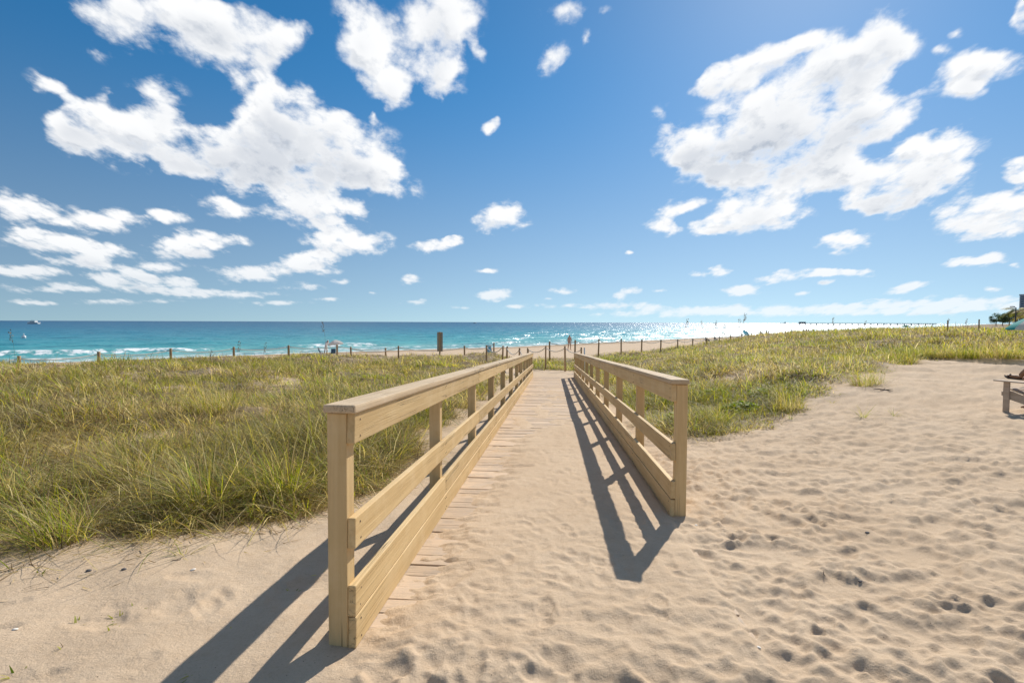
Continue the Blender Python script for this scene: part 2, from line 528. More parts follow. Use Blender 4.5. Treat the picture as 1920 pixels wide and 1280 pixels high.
def wood_material(name, base, dark, light, grain_axis='Y', wear=0.25, rough=0.62, sandy=0.0):
    m, t, b, o = material(name)
    tcn = t.new('ShaderNodeTexCoord')
    oi = t.new('ShaderNodeObjectInfo')
    off = t.vmath('SCALE', t.comb(1.0, 1.7, 0.6), scale=t.math('MULTIPLY', oi.outputs['Random'], 40.0))
    p = t.vmath('ADD', tcn.outputs['Object'], off)
    st = {'Y': (26.0, 1.1, 26.0), 'Z': (26.0, 26.0, 1.1), 'X': (1.1, 26.0, 26.0)}[grain_axis]
    pg = t.vmath('MULTIPLY', p, st)
    g1 = t.noise(pg, 1.0, 6.0, 0.6, 0.6)
    st2 = tuple(s * (4.0 if s > 5 else 1.6) for s in st)
    g2 = t.noise(t.vmath('MULTIPLY', p, st2), 1.0, 4.0, 0.65)
    blotch = t.noise(p, 3.5, 6.0, 0.65)
    fine = t.noise(p, 90.0, 3.0, 0.6)
    c = t.mix(t.smooth(g1, 0.3, 0.7), dark, base)
    c = t.mix(t.smooth(blotch, 0.45, 0.75, 0.0, 0.55), c, light)
    c = t.mix(t.math('MULTIPLY', t.smooth(g2, 0.6, 0.78), wear), c, tuple(x * 0.55 for x in dark))
    stain = t.smooth(t.noise(p, 1.3, 6.0, 0.7), 0.56, 0.78, 0.0, wear * 1.2)
    c = t.mix(stain, c, tuple(x * 0.62 for x in base))
    # hairline checks along the grain
    crk = t.noise(t.vmath('MULTIPLY', p, tuple(s * (1.1 if s > 5 else 0.16) for s in st)), 1.0, 2.0, 0.5)
    crack = t.smooth(t.math('ABSOLUTE', t.math('SUBTRACT', crk, 0.5)), 0.010, 0.002)
    crack = t.math('MULTIPLY', crack, t.smooth(t.noise(p, 0.9, 2.0), 0.50, 0.58))
    c = t.mix(t.math('MULTIPLY', crack, 0.8), c, tuple(x * 0.3 for x in dark))
    # knots and scuffed paint
    kn = t.new('ShaderNodeTexVoronoi')
    t.l.new(t.vmath('MULTIPLY', p, tuple((0.55 if s_ < 5 else 1.0) for s_ in st)), kn.inputs['Vector'])
    kn.inputs['Scale'].default_value = 5.5
    knot = t.math('MULTIPLY', t.smooth(kn.outputs['Distance'], 0.11, 0.04), t.smooth(t.noise(p, 1.7, 2.0), 0.5, 0.6))
    c = t.mix(t.math('MULTIPLY', knot, 0.45 * wear * 3), c, tuple(x * 0.5 for x in dark))
    chip = t.smooth(t.noise(p, 38.0, 5.0, 0.7), 0.66, 0.70)
    chip = t.math('MULTIPLY', chip, t.smooth(t.noise(p, 2.6, 3.0), 0.52, 0.66))
    c = t.mix(t.math('MULTIPLY', chip, 0.7), c, (0.42, 0.34, 0.25))
    if sandy > 0:
        sp = t.smooth(t.math('ADD', t.noise(p, 4.0, 6.0, 0.7), t.math('MULTIPLY', fine, 0.25)), 0.62 - sandy * 0.3, 0.75)
        c = t.mix(sp, c, (0.60, 0.455, 0.32))
    hue = t.new('ShaderNodeHueSaturation')
    t.l.new(c, hue.inputs['Color'])
    t.l.new(t.lin(oi.outputs['Random'], 0, 1, 0.86, 1.08), hue.inputs['Value'])
    t.l.new(hue.outputs[0], b.inputs['Base Color'])
    b.inputs['Roughness'].default_value = rough
    b.inputs['Specular IOR Level'].default_value = 0.25
    h = t.math('ADD', t.math('MULTIPLY', g1, 0.6), t.math('MULTIPLY', g2, 0.5))
    h = t.math('SUBTRACT', h, t.math('MULTIPLY', crack, 1.6))
    h = t.math('ADD', h, t.math('MULTIPLY', fine, 0.15))
    t.l.new(t.bump(h, 0.75, 0.006), b.inputs['Normal'])
    return m
PB, PD, PL = (0.66, 0.475, 0.24), (0.56, 0.385, 0.18), (0.72, 0.545, 0.31)
M_BOARD = wood_material('painted_board', PB, PD, PL, 'Y', 0.3)
M_POST = wood_material('painted_post', PB, PD, PL, 'Z', 0.3)
M_CAP = wood_material('weathered_cap', (0.61, 0.465, 0.30), (0.51, 0.38, 0.235), (0.67, 0.53, 0.37), 'Y', 0.4, 0.75)
M_PLANK = wood_material('deck_plank', (0.50, 0.40, 0.31), (0.41, 0.32, 0.24), (0.58, 0.48, 0.385), 'X', 0.35, 0.85, 0.75)
M_FPOST = wood_material('fence_post_wood', (0.50, 0.335, 0.185), (0.37, 0.24, 0.13), (0.58, 0.42, 0.26), 'Z', 0.4, 0.85)
M_GREYWOOD = wood_material('grey_wood', (0.53, 0.43, 0.33), (0.43, 0.335, 0.25), (0.61, 0.52, 0.42), 'X', 0.3, 0.75)
M_SIGN = wood_material('sign_back', (0.52, 0.45, 0.35), (0.42, 0.36, 0.28), (0.6, 0.53, 0.42), 'Z', 0.3, 0.8)

def grass_material(name, transl=0.45):
    m, t, b, o = material(name)
    at_ = t.new('ShaderNodeAttribute', attribute_name='Col')
    b.inputs['Roughness'].default_value = 0.55
    b.inputs['Specular IOR Level'].default_value = 0.25
    t.l.new(at_.outputs['Color'], b.inputs['Base Color'])
    tr = t.new('ShaderNodeBsdfTranslucent')
    hs = t.new('ShaderNodeHueSaturation')
    hs.inputs['Saturation'].default_value = 1.25
    hs.inputs['Value'].default_value = 1.15
    t.l.new(at_.outputs['Color'], hs.inputs['Color'])
    t.l.new(hs.outputs[0], tr.inputs['Color'])
    mx = t.new('ShaderNodeMixShader')
    mx.inputs[0].default_value = transl
    t.l.new(b.outputs[0], mx.inputs[1])
    t.l.new(tr.outputs[0], mx.inputs[2])
    t.l.new(mx.outputs[0], o.inputs[0])
    return m
M_GRASS = grass_material('grass_blade', 0.56)

# ------------------------------------------------------------------ ground sheet
def build_ground():
    az = np.concatenate([np.arange(-180, -62, 4.0), np.arange(-62, -50, 0.6), np.arange(-50, 50, 0.145), np.arange(50, 62, 0.6), np.arange(62, 180, 4.0)])
    az = np.radians(az)
    r = [0.35]
    while r[-1] < 4500:
        q = r[-1]
        r.append(q * (1.10 if q < 1.4 else 1.0048 if q < 4.2 else 1.007 if q < 11 else 1.012 if q < 60 else 1.03 if q < 400 else 1.12))
    r = np.array(r)
    RR, AA = np.meshgrid(r, az, indexing='ij')
    X, Y = RR * np.sin(AA), RR * np.cos(AA)
    Z = land(X, Y)
    v = veg(X, Y)
    nr, nc = X.shape
    near = (RR < 30) & (np.abs(AA) < 1.1)
    # lateral place relative to the boardwalk
    on_deck = sst(X - x_left(Y), -0.02, 0.05) * (1 - sst(X - x_right(Y), -0.05, 0.02)) * sst(Y, 2.0, 2.3) * (1 - sst(Y, Y_END - .4, Y_END + .4))
    left_side = 1 - sst(X - x_left(Y), -0.2, 0.1)
    right_side = sst(X - x_right(Y), -0.3, 0.5)
    tramp = np.clip(0.25 + 0.75 * right_side + 0.30 * sst(Y, 3.2, 2.2) * (1 - left_side), 0, 1) * (1 - left_side * 0.9) * (1 - v * 0.6)
    tramp = tramp * (1 - 0.65 * on_deck * sst(Y, 3.0, 5.5))
    # wind-softened trample: stretched noise, ridged across the line of sight
    xr = X * 0.94 + Y * 0.34
    yr = -X * 0.34 + Y * 0.94
    n1 = fbm(xr * 2.0, yr * 3.7, 3, 31, 0.42)
    n2 = fbm(xr * 6.0, yr * 9.0, 2, 41)
    n3 = fbm(xr * 13.0, yr * 17.0, 2, 46)
    fade = 1 - sst(RR, 10, 45) * 0.5
    amp = tramp * fade
    Z = Z + amp * (0.036 * n1 - 0.026 * np.abs(n1) + 0.012 * n2 + 0.006 * n3)
    Z = Z + left_side * sst(Y, 1, 2) * fbm(X * 1.6, Y * 1.6, 2, 51) * 0.02 * (1 - sst(RR, 8, 20))
    # footprints
    lr = np.log(r)
    def dent(cx, cy_, L, Wd, ang, depth):
        rc = math.hypot(cx, cy_)
        ac = math.atan2(cx, cy_)
        rad = max(L, Wd) * 2.0
        i0, i1 = np.searchsorted(r, [rc - rad, rc + rad])
        j0, j1 = np.searchsorted(az, [ac - rad / rc, ac + rad / rc])
        if i1 - i0 < 2 or j1 - j0 < 2: return
        xs, ys = X[i0:i1, j0:j1] - cx, Y[i0:i1, j0:j1] - cy_
        ca, sa = math.cos(ang), math.sin(ang)
        a = (xs * ca + ys * sa) / L
        b = (-xs * sa + ys * ca) / Wd
        q = np.sqrt(a * a + b * b)
        wob = 0.34 * pnoise(xs * 12 + cx * 3, ys * 14 + cy_ * 5, 7)
        q = q + wob
        prof = -depth * (1 - sst(q, 0.25, 1.05)) * (1 + 0.5 * a) + depth * 0.30 * np.exp(-((q - 1.2) / 0.3) ** 2)
        Z[i0:i1, j0:j1] += prof
    def print_(cx, cy_, ang, depth, tread=False, size=1.0):
        """a fresh footprint: ball and heel pressed in with crisp walls, sand pushed up behind"""
        rc = math.hypot(cx, cy_); ac = math.atan2(cx, cy_); rad = 0.26 * size
        i0, i1 = np.searchsorted(r, [rc - rad, rc + rad]); j0, j1 = np.searchsorted(az, [ac - rad / rc, ac + rad / rc])
        if i1 - i0 < 3 or j1 - j0 < 3: return
        xs, ys = X[i0:i1, j0:j1] - cx, Y[i0:i1, j0:j1] - cy_
        ca, sa = math.cos(ang), math.sin(ang)
        a = (xs * ca + ys * sa) / size; b = (-xs * sa + ys * ca) / size
        ball = np.hypot((a - 0.055) / 0.082, (b + 0.004) / 0.048)
        heel = np.hypot((a + 0.085) / 0.046, b / 0.034)
        q = np.minimum(ball, heel) + 0.12 * pnoise(xs * 25 + cx * 7, ys * 25, 9)
        p = -depth * (1 - sst(q, 0.72, 1.0)) + depth * 0.38 * np.exp(-((q - 1.22) / 0.2) ** 2)
        if tread: p += 0.0035 * np.sign(np.sin(a * 2 * math.pi / 0.024)) * (1 - sst(q, 0.7, 0.95))
        Z[i0:i1, j0:j1] += p
    rg = random.Random(5)
    n = 0
    trails = [(0.35, 1.9, 1.52, 12), (0.75, 2.0, 1.46, 12), (1.1, 1.8, 1.2, 9), (2.0, 2.0, 1.05, 12), (3.0, 2.2, 0.9, 14), (1.6, 2.6, 0.55, 12), (2.2, 4.5, 0.2, 12), (4.0, 3.0, 1.9, 10),
              (5.0, 4.5, 0.8, 14), (3.2, 6.2, 0.35, 14), (6.5, 5.2, 1.3, 12), (4.6, 7.0, 0.7, 14), (7.5, 8.0, 0.9, 14), (2.6, 3.2, 2.4, 8), (5.5, 3.6, 2.6, 10), (8.5, 6.5, 1.7, 10)]
    for (tx, ty, ta, tn) in trails:
        for k_ in range(tn):
            sdx = (1 if k_ % 2 else -1) * 0.09
            x = tx + math.cos(ta) * 0.62 * k_ - math.sin(ta) * sdx + rg.gauss(0, .05)
            y = ty + math.sin(ta) * 0.62 * k_ + math.cos(ta) * sdx + rg.gauss(0, .05)
            ll_, lr_ = x - float(x_left(y)), x - float(x_right(y))
            if ll_ < 0.35 or (y > 3.9 and -0.25 < lr_ < 0.25): continue
            if float(veg(np.array([x]), np.array([y]))[0]) > 0.3: continue
            on = lr_ < 0 and y > 2.4
            if on and y > 6.5: continue
            print_(x, y, ta + rg.gauss(0, .12), rg.uniform(.007, .011) if on else rg.uniform(.006, .011), on and rg.random() < .7, rg.uniform(.92, 1.12))
    for k_ in range(12000):
        y = 1.8 + 20 * rg.random() ** 1.25
        x = rg.uniform(-0.6, 1.02 * y + 1.0)
        if x < x_left(y) + 0.15 and y > 2.2: continue
        lr_, ll_ = x - float(x_right(y)), x - float(x_left(y))
        deck = ll_ > 0 and lr_ < 0.05 and y > 2.3
        if deck and (y > 8.5 or rg.random() < 0.35): continue
        if -0.2 < lr_ < 0.16 and y > 3.9: continue
        if float(veg(np.array([x]), np.array([y]))[0]) > 0.5: continue
        s = 0.5 if deck else 1.0
        if not deck and y < 3.6: s = 0.6
        far_s = 1.0 + 0.03 * y
        dent(x, y, rg.uniform(0.06, 0.16) * far_s * (0.75 if deck else 1), rg.uniform(0.035, 0.075) * far_s * (0.85 if deck else 1), rg.uniform(0, math.pi) if rg.random() < .45 else rg.gauss(1.9, 0.5),
             (0.005 + 0.013 * rg.random() ** 1.5) * s)
        n += 1
    for k_ in range(26):                                   # a few on the smoother sand left of the railing
        dent(rg.uniform(-3.5, -1.0), rg.uniform(1.8, 3.2), rg.uniform(.10, .2), rg.uniform(.05, .09), rg.uniform(0, 3), rg.uniform(.004, .014))
    # sand lying over the deck: bare planks along the left board, thin cover further down
    dl = X - x_left(Y)
    dr = x_right(Y) - X
    jag = pnoise(np.floor(Y / 0.147) * 3.7, Y * 0 + 0.3, 61) * 0.2 + fbm(X * 5, Y * 9, 3, 63) * 0.13
    bare_w = 0.10 + 0.08 * np.clip(Y - 2.5, 0, 3) + 2.2 * sst(Y, 7.0, 13.0)
    cover = sst(dl - bare_w + jag, -0.10, 0.22) * (1 - sst(Y, 8.0, 14.0) * 0.97)
    cover = np.maximum(cover, (1 - sst(dr + jag * 0.6, 0.10, 0.5)) * (1 - sst(Y, 9, 16)))
    patch = sst(fbm(X * 2.2, Y * 1.1, 4, 71), 0.05, 0.5) * sst(Y, 5, 9) * 0.45 * (1 - sst(Y, 15, 20))
    cover = np.clip(np.maximum(cover, patch), 0, 1)
    base = land(X, Y)
    rel = Z - base
    rel = np.where(rel < 0, 0.034 * np.tanh(rel / 0.034), rel)           # loose sand slumps back into deep prints
    Z = base + rel
    Zd = base - 0.0040 + 0.030 * cover + rel * cover * 0.75
    Z = Z * (1 - on_deck) + Zd * on_deck
    wet = sst(Z, SEA_Z + 0.55, SEA_Z + 0.12)
    V = np.stack([X, Y, Z], -1).reshape(-1, 3)
    me = grid_mesh('ground', V, nr, nc, M_SAND, {'veg': v.ravel(), 'wet': wet.ravel()}, wrap=True)
    o = link('ground', me)
    tag(o, 'pale beach sand with footprints around the boardwalk', 'sand', kind='structure')
    return X, Y, Z, r, az
GX, GY, GZ, G_r, G_az = build_ground()
def ground_z(x, y):
    rr, aa = math.hypot(x, y), math.atan2(x, y)
    i = int(np.clip(np.searchsorted(G_r, rr), 1, len(G_r) - 1))
    j = int(np.clip(np.searchsorted(G_az, aa), 1, len(G_az) - 1))
    return float(GZ[i - 1:i + 1, j - 1:j + 1].mean())

# ------------------------------------------------------------------ sea
def sea_material():
    m, t, b, o = material('sea_water')
    ge = t.new('ShaderNodeNewGeometry')
    P = ge.outputs['Position']
    off = t.new('ShaderNodeAttribute', attribute_name='offshore').outputs['Fac']
    fo = t.new('ShaderNodeAttribute', attribute_name='foam').outputs['Fac']
    x, y, z = t.sep(P)
    # streaks run along the shore
    ca, sa = math.cos(R(40)), math.sin(R(40))
    al = t.math('ADD', t.math('MULTIPLY', x, ca), t.math('MULTIPLY', y, sa))
    ac = t.math('SUBTRACT', t.math('MULTIPLY', y, ca), t.math('MULTIPLY', x, sa))
    Q = t.comb(t.math('MULTIPLY', al, 0.35), ac, 0.0)
    patch = t.noise(Q, 0.03, 5.0, 0.6)
    d = t.math('ADD', off, t.math('MULTIPLY', t.math('SUBTRACT', patch, 0.5), 90.0))
    lg = t.math('LOGARITHM', t.math('ADD', t.math('MAXIMUM', d, 0.0), 10.0), 10.0)
    c = t.ramp(t.lin(lg, 1.0, 3.6), [(0.0, (0.22, 0.42, 0.38)), (0.16, (0.075, 0.37, 0.365)), (0.30, (0.030, 0.285, 0.325)),
                                    (0.44, (0.016, 0.205, 0.29)), (0.62, (0.011, 0.135, 0.235)), (1.0, (0.009, 0.092, 0.19))])
    chop = t.noise(Q, 0.45, 6.0, 0.62)
    c = t.mix(t.smooth(chop, 0.42, 0.66, 0.0, 0.45), c, (0.005, 0.06, 0.12))
    cap = t.math('MULTIPLY', t.smooth(t.noise(Q, 0.42, 7.0, 0.68), 0.735, 0.775), t.smooth(t.noise(Q, 0.018, 3.0), 0.45, 0.6))
    fn = t.noise(t.comb(t.math('MULTIPLY', al, 0.8), ac, 0.0), 0.9, 7.0, 0.7)
    foam = t.smooth(t.math('ADD', fo, t.math('MULTIPLY', t.math('SUBTRACT', fn, 0.5), 2.2)), 0.46, 0.74)
    foam = t.math('MAXIMUM', foam, cap)
    c = t.mix(foam, c, (0.82, 0.84, 0.84))
    df = t.new('ShaderNodeBsdfDiffuse')
    t.l.new(c, df.inputs['Color'])
    gl = t.new('ShaderNodeBsdfGlossy')
    gl.inputs['Roughness'].default_value = 0.3
    gl.inputs['Color'].default_value = (0.95, 0.97, 1.0, 1)
    mx = t.new('ShaderNodeMixShader')
    t.l.new(t.lin(foam, 0.0, 1.0, 0.21, 0.02), mx.inputs[0])
    t.l.new(df.outputs[0], mx.inputs[1])
    t.l.new(gl.outputs[0], mx.inputs[2])
    t.l.new(mx.outputs[0], o.inputs[0])
    t.n.remove(b)
    def slopes(vec, scale, detail, k_):
        nz = t.noise(vec, scale, detail, 0.6, out='Color')
        return t.vmath('MULTIPLY', t.vmath('SUBTRACT', nz, (0.5, 0.5, 0.5)), (k_, k_, 0.0))
    sl_ = t.vmath('ADD', slopes(Q, 0.42, 6.0, 1.8), slopes(t.vmath('ADD', P, (7.0, 3.0, 0.0)), 1.7, 4.0, 1.9))
    nrm = t.vmath('NORMALIZE', t.vmath('ADD', ge.outputs['Normal'], sl_))
    t.l.new(nrm, gl.inputs['Normal'])
    t.l.new(t.vmath('NORMALIZE', t.vmath('ADD', ge.outputs['Normal'], t.vmath('SCALE', sl_, scale=0.3))), df.inputs['Normal'])
    return m
def build_sea():
    az = np.radians(np.concatenate([np.arange(-100, -56, 2.0), np.arange(-56, 56, 0.2), np.arange(56, 80, 2.0)]))
    r = [25.0]
    while r[-1] < 42000:
        q = r[-1]
        r.append(q * (1.006 if q < 260 else 1.02 if q < 1500 else 1.15))
    r = np.array(r)
    RR, AA = np.meshgrid(r, az, indexing='ij')
    X, Y = RR * np.sin(AA), RR * np.cos(AA)
    # distance out from the water's edge, measured across the shore
    xs = np.interp(np.linspace(0, 1, 4000), np.linspace(0, 1, 4000), np.linspace(-600, 4000, 4000))
    slope = np.gradient(water_edge(xs), xs)
    offs = (Y - water_edge(X)) / np.sqrt(1 + np.interp(X, xs, slope) ** 2)
    al = (X * math.cos(R(40)) + Y * math.sin(R(40)))
    Z = np.full_like(X, SEA_Z)
    foam = np.zeros_like(X)
    for (s0, amp, wid, k_, sd) in ((5.0, 0.16, 2.0, 0.05, 1), (13.0, 0.55, 2.0, 0.035, 2), (25.0, 0.42, 2.6, 0.028, 3), (41.0, 0.3, 3.0, 0.03, 4), (52, 0.28, 4, .03, 5), (70, .25, 4, .03, 6)):
        line = s0 + pnoise(al * k_, al * 0 + 0.5, 80 + sd) * 4.5
        hgt = np.clip(0.55 + 0.9 * pnoise(al * k_ * 1.7, al * 0 + 3.5, 90 + sd), 0.12, 1.2)
        q = (offs - line) / wid
        sh = np.where(q < 0, np.exp(-(q / 0.55) ** 2), np.exp(-(q / 1.3) ** 2))
        Z += amp * hgt * sh
        if s0 < 40:
            br = (sst(hgt, 0.35, 0.8) if s0 < 20 else sst(hgt, 0.62, 1.0)) if s0 > 6 else 0.9
            wash = np.where(q < 0, np.exp(-(q / (1.7 if s0 < 30 else 0.9)) ** 2), np.exp(-(q / 0.45) ** 2))
            foam = np.maximum(foam, (0.62 if s0 < 30 else .45) * br * wash)
    foam = np.maximum(foam, 0.62 * (1 - sst(offs, 0.5, 5.0)))
    Z += fbm(X * 0.11, Y * 0.11, 3, 95) * 0.16 * sst(offs, 6, 30) * (1 - sst(RR, 300, 900))
    Z = Z - 0.6 * (1 - sst(offs, -9, -2.0))
    me = grid_mesh('sea', np.stack([X, Y, Z], -1).reshape(-1, 3), *X.shape, sea_material(), {'offshore': offs.ravel(), 'foam': foam.ravel()})
    tag(link('sea', me), 'turquoise to deep blue sea with small breakers', 'sea', kind='structure')
build_sea()

# ------------------------------------------------------------------ boardwalk
YAW = -math.atan(DIRX)
PIT = math.atan(SLOPE / math.hypot(1, DIRX))
SP = 1.93
board_cache = {}
def board_mesh(kind, L, w, h):
    key = (kind, round(L, 2), w, h)
    if key not in board_cache:
        mb = MB()
        mb.box(-w / 2, w / 2, 0, L, 0, h, 0.006 if kind != 'cap' else 0.009, 2)
        me = bpy.data.meshes.new(kind)
        mb.bm.to_mesh(me); mb.bm.free()
        me.materials.append(M_CAP if kind == 'cap' else M_BOARD)
        board_cache[key] = me
    return board_cache[key]
boardwalk = empty('boardwalk', (0.22, 2.36, 0))
tag(boardwalk, 'tan painted wooden boardwalk with two railings sloping down through the dune grass', 'boardwalk')
def to_local(v): return Vector(v) - boardwalk.location
def railing(side, y0, nposts, label):
    xin = x_left if side < 0 else x_right
    part = empty('railing', (0, 0, 0), 0, boardwalk)
    part['label'] = label
    rg = random.Random(20 + side)
    post_me = None
    for k_ in range(nposts):
        y = y0 + k_ * SP
        zb = float(z_deck(y))
        if post_me is None:
            mb = MB(); mb.box(-0.045, 0.045, 0, 0.09, -0.45, 1.088, 0.005, 2)
            me = bpy.data.meshes.new('post'); mb.bm.to_mesh(me); mb.bm.free()
            me.materials.append(M_POST); post_me = me
        o = link('post', post_me, part)
        o.location = to_local((xin(y) + side * (0.038 + 0.047), y, zb + SLOPE * 0.045))
        o.rotation_euler = (rg.uniform(-.004, .004), rg.uniform(-.004, .004), YAW + rg.uniform(-.012, .012))
    yend = y0 + (nposts - 1) * SP + 0.09
    for name, zz, h in (('kick_board', 0.001, 0.141), ('lower_rail', 0.151, 0.141), ('middle_rail', 0.464, 0.141), ('top_rail', 0.946, 0.141), ('cap_rail', 1.090, 0.038)):
        cap = name == 'cap_rail'
        y = y0 - (0.025 if cap else 0.004)
        k_ = 0
        while y < yend - 0.2:
            spans = 2 if (k_ > 0 or name in ('cap_rail', 'middle_rail', 'kick_board')) else (1 if name == 'lower_rail' else 2)
            if cap: spans = 2
            nxt = min(y0 + 0.045 + SP * (round((y - y0) / SP) + spans), yend + (0.02 if cap else 0.0))
            Lh = nxt - y
            L = Lh * math.sqrt(1 + DIRX ** 2 + SLOPE ** 2) - 0.004
            me = board_mesh('cap' if cap else 'board', L, 0.150 if cap else 0.038, h)
            o = link(name, me, part)
            off = side * (0.019 if not cap else 0.062)
            if not cap: off += side * (rg.uniform(-0.0015, 0.0015) + (0.003 if name == 'lower_rail' else 0))
            o.location = to_local((xin(y) + off, y, SLOPE * (y - Y_L0) + zz + rg.uniform(-.002, .002)))
            o.rotation_euler = Euler((PIT, rg.uniform(-.006, .006), YAW), 'XYZ')
            y = nxt
            k_ += 1
    screws(side, y0, nposts, part)
def screws(side, y0, nposts, part):
    mb = MB()
    xin = x_left if side < 0 else x_right
    rg = random.Random(9)
    for k_ in range(min(nposts, 6)):
        y = y0 + k_ * SP + 0.045
        for zz in (0.03, 0.11, 0.18, 0.26, 0.495, 0.575, 0.975, 1.055):
            for q in ((0.018,) if k_ == 0 else (-0.02, 0.02)):
                yy = y + q + rg.uniform(-.006, .006)
                p = Vector((float(xin(yy)) - side * (0.0005 if not 0.15 < zz < 0.3 else -0.0025), yy, SLOPE * (yy - Y_L0) + zz + rg.uniform(-.006, .006)))
                p = p - boardwalk.location
                d = Vector((-side, 0, 0))
                mb.tube([p - d * 0.004, p + d * 0.0012], 0.0048, 8)
    o = mb.build('screws', plain('rusty_screw', (0.16, 0.11, 0.08), 0.6, metal=0.3), part)
    o['kind'] = 'stuff'
railing(-1, Y_L0, 12, 'sunlit wooden railing beside the larger grass field')
railing(+1, Y_R0, 11, 'shaded wooden railing casting its shadow onto the deck')

def deck():
    rg = random.Random(3)
    meshes = []
    for q in range(5):
        mb = MB()
        L = 1.875 + 0.02
        mb.box(-L / 2, L / 2, 0.0015, 0.1425, -0.038, 0.0, 0.005, 2)
        me = bpy.data.meshes.new('plank'); mb.bm.to_mesh(me); mb.bm.free()
        for vtx in me.vertices:
            vtx.co.z += 0.0015 * math.sin(vtx.co.x * 3 + q)
        me.materials.append(M_PLANK)
        meshes.append(me)
    y = 2.40
    while y < Y_END:
        o = link('plank', rg.choice(meshes), boardwalk)
        cx = (float(x_left(y)) + float(x_right(y))) / 2
        o.location = to_local((cx + rg.uniform(-.006, .006), y, SLOPE * (y - Y_L0) + rg.uniform(-.006, .004)))
        o.rotation_euler = Euler((PIT, rg.uniform(-.002, .002), YAW + rg.uniform(-.003, .003)), 'XYZ')
        y += 0.1455
    for q in (0.15, 0.95, 1.72):                          # bearers under the planks
        mb = MB()
        mb.box(-0.02, 0.02, 0, 21.2, -0.19, -0.05)
        o = mb.build('joist', M_BOARD, boardwalk)
        o.location = to_local((float(x_left(2.45)) + q, 2.45, SLOPE * 0.09))
        o.rotation_euler = Euler((PIT, 0, YAW), 'XYZ')
deck()

# ------------------------------------------------------------------ grass blades
GREEN = np.array([(0.28, 0.33, 0.058), (0.40, 0.41, 0.083), (0.53, 0.49, 0.11), (0.16, 0.22, 0.050), (0.38, 0.41, 0.14)])
STRAW = np.array([(0.68, 0.56, 0.28), (0.78, 0.67, 0.40), (0.57, 0.45, 0.20), (0.64, 0.54, 0.17)])
BROWN = np.array([(0.28, 0.20, 0.115), (0.17, 0.125, 0.08), (0.36, 0.27, 0.16)])
def blades(base, L, hdir, lean, droop, width, col, levels=(0.0, 0.34, 0.68), wface=None):
    """base (N,3); each blade an arching tapered strip"""
    N = len(base)
    lv = list(levels)
    nl = len(lv)
    up = np.zeros((N, 3)); up[:, 2] = 1
    h3 = np.stack([np.cos(hdir), np.sin(hdir), np.zeros(N)], -1)
    wd = hdir + math.pi / 2 + RNG.normal(0, 0.5, N) if wface is None else wface
    s3 = np.stack([np.cos(wd), np.sin(wd), np.zeros(N)], -1)
    def P(t):
        a = (lean * t + droop * t * t)[:, None] * h3
        b = (t * np.sqrt(np.clip(1 - lean ** 2, .1, 1)) - 0.62 * droop * t ** 2.2)[:, None] * up
        return base + (a + b) * L[:, None]
    V = np.empty((N, nl * 2 + 1, 3), dtype=np.float32)
    C = np.empty((N, nl * 2 + 1, 3), dtype=np.float32)
    for i, t in enumerate(lv):
        p = P(t)
        w = (width * (1 - 0.75 * t ** 1.5))[:, None] * 0.5
        V[:, 2 * i] = p - s3 * w
        V[:, 2 * i + 1] = p + s3 * w
        C[:, 2 * i] = C[:, 2 * i + 1] = col * (0.94 + 0.10 * t)
    V[:, -1] = P(1.0)
    C[:, -1] = col * 1.04
    nv = nl * 2 + 1
    o = (np.arange(N) * nv)[:, None]
    quads = np.concatenate([np.stack([o[:, 0] + 2 * i, o[:, 0] + 2 * i + 1, o[:, 0] + 2 * i + 3, o[:, 0] + 2 * i + 2], -1) for i in range(nl - 1)], 0)
    tris = np.stack([o[:, 0] + 2 * nl - 2, o[:, 0] + 2 * nl - 1, o[:, 0] + 2 * nl], -1)
    loops = np.concatenate([quads.ravel(), tris.ravel()])
    starts = np.concatenate([np.arange(len(quads)) * 4, len(quads) * 4 + np.arange(len(tris)) * 3])
    return V.reshape(-1, 3), loops, starts, C.reshape(-1, 3)
def join(parts):
    Vs, Ls, Ss, Cs = [], [], [], []
    vo = lo = 0
    for V, L, S, C in parts:
        Vs.append(V); Ls.append(L + vo); Ss.append(S + lo); Cs.append(C)
        vo += len(V); lo += len(L)
    return np.concatenate(Vs), np.concatenate(Ls), np.concatenate(Ss), np.concatenate(Cs)
def pick(pal, n): return pal[RNG.integers(0, len(pal), n)]
WIND = math.radians(200)

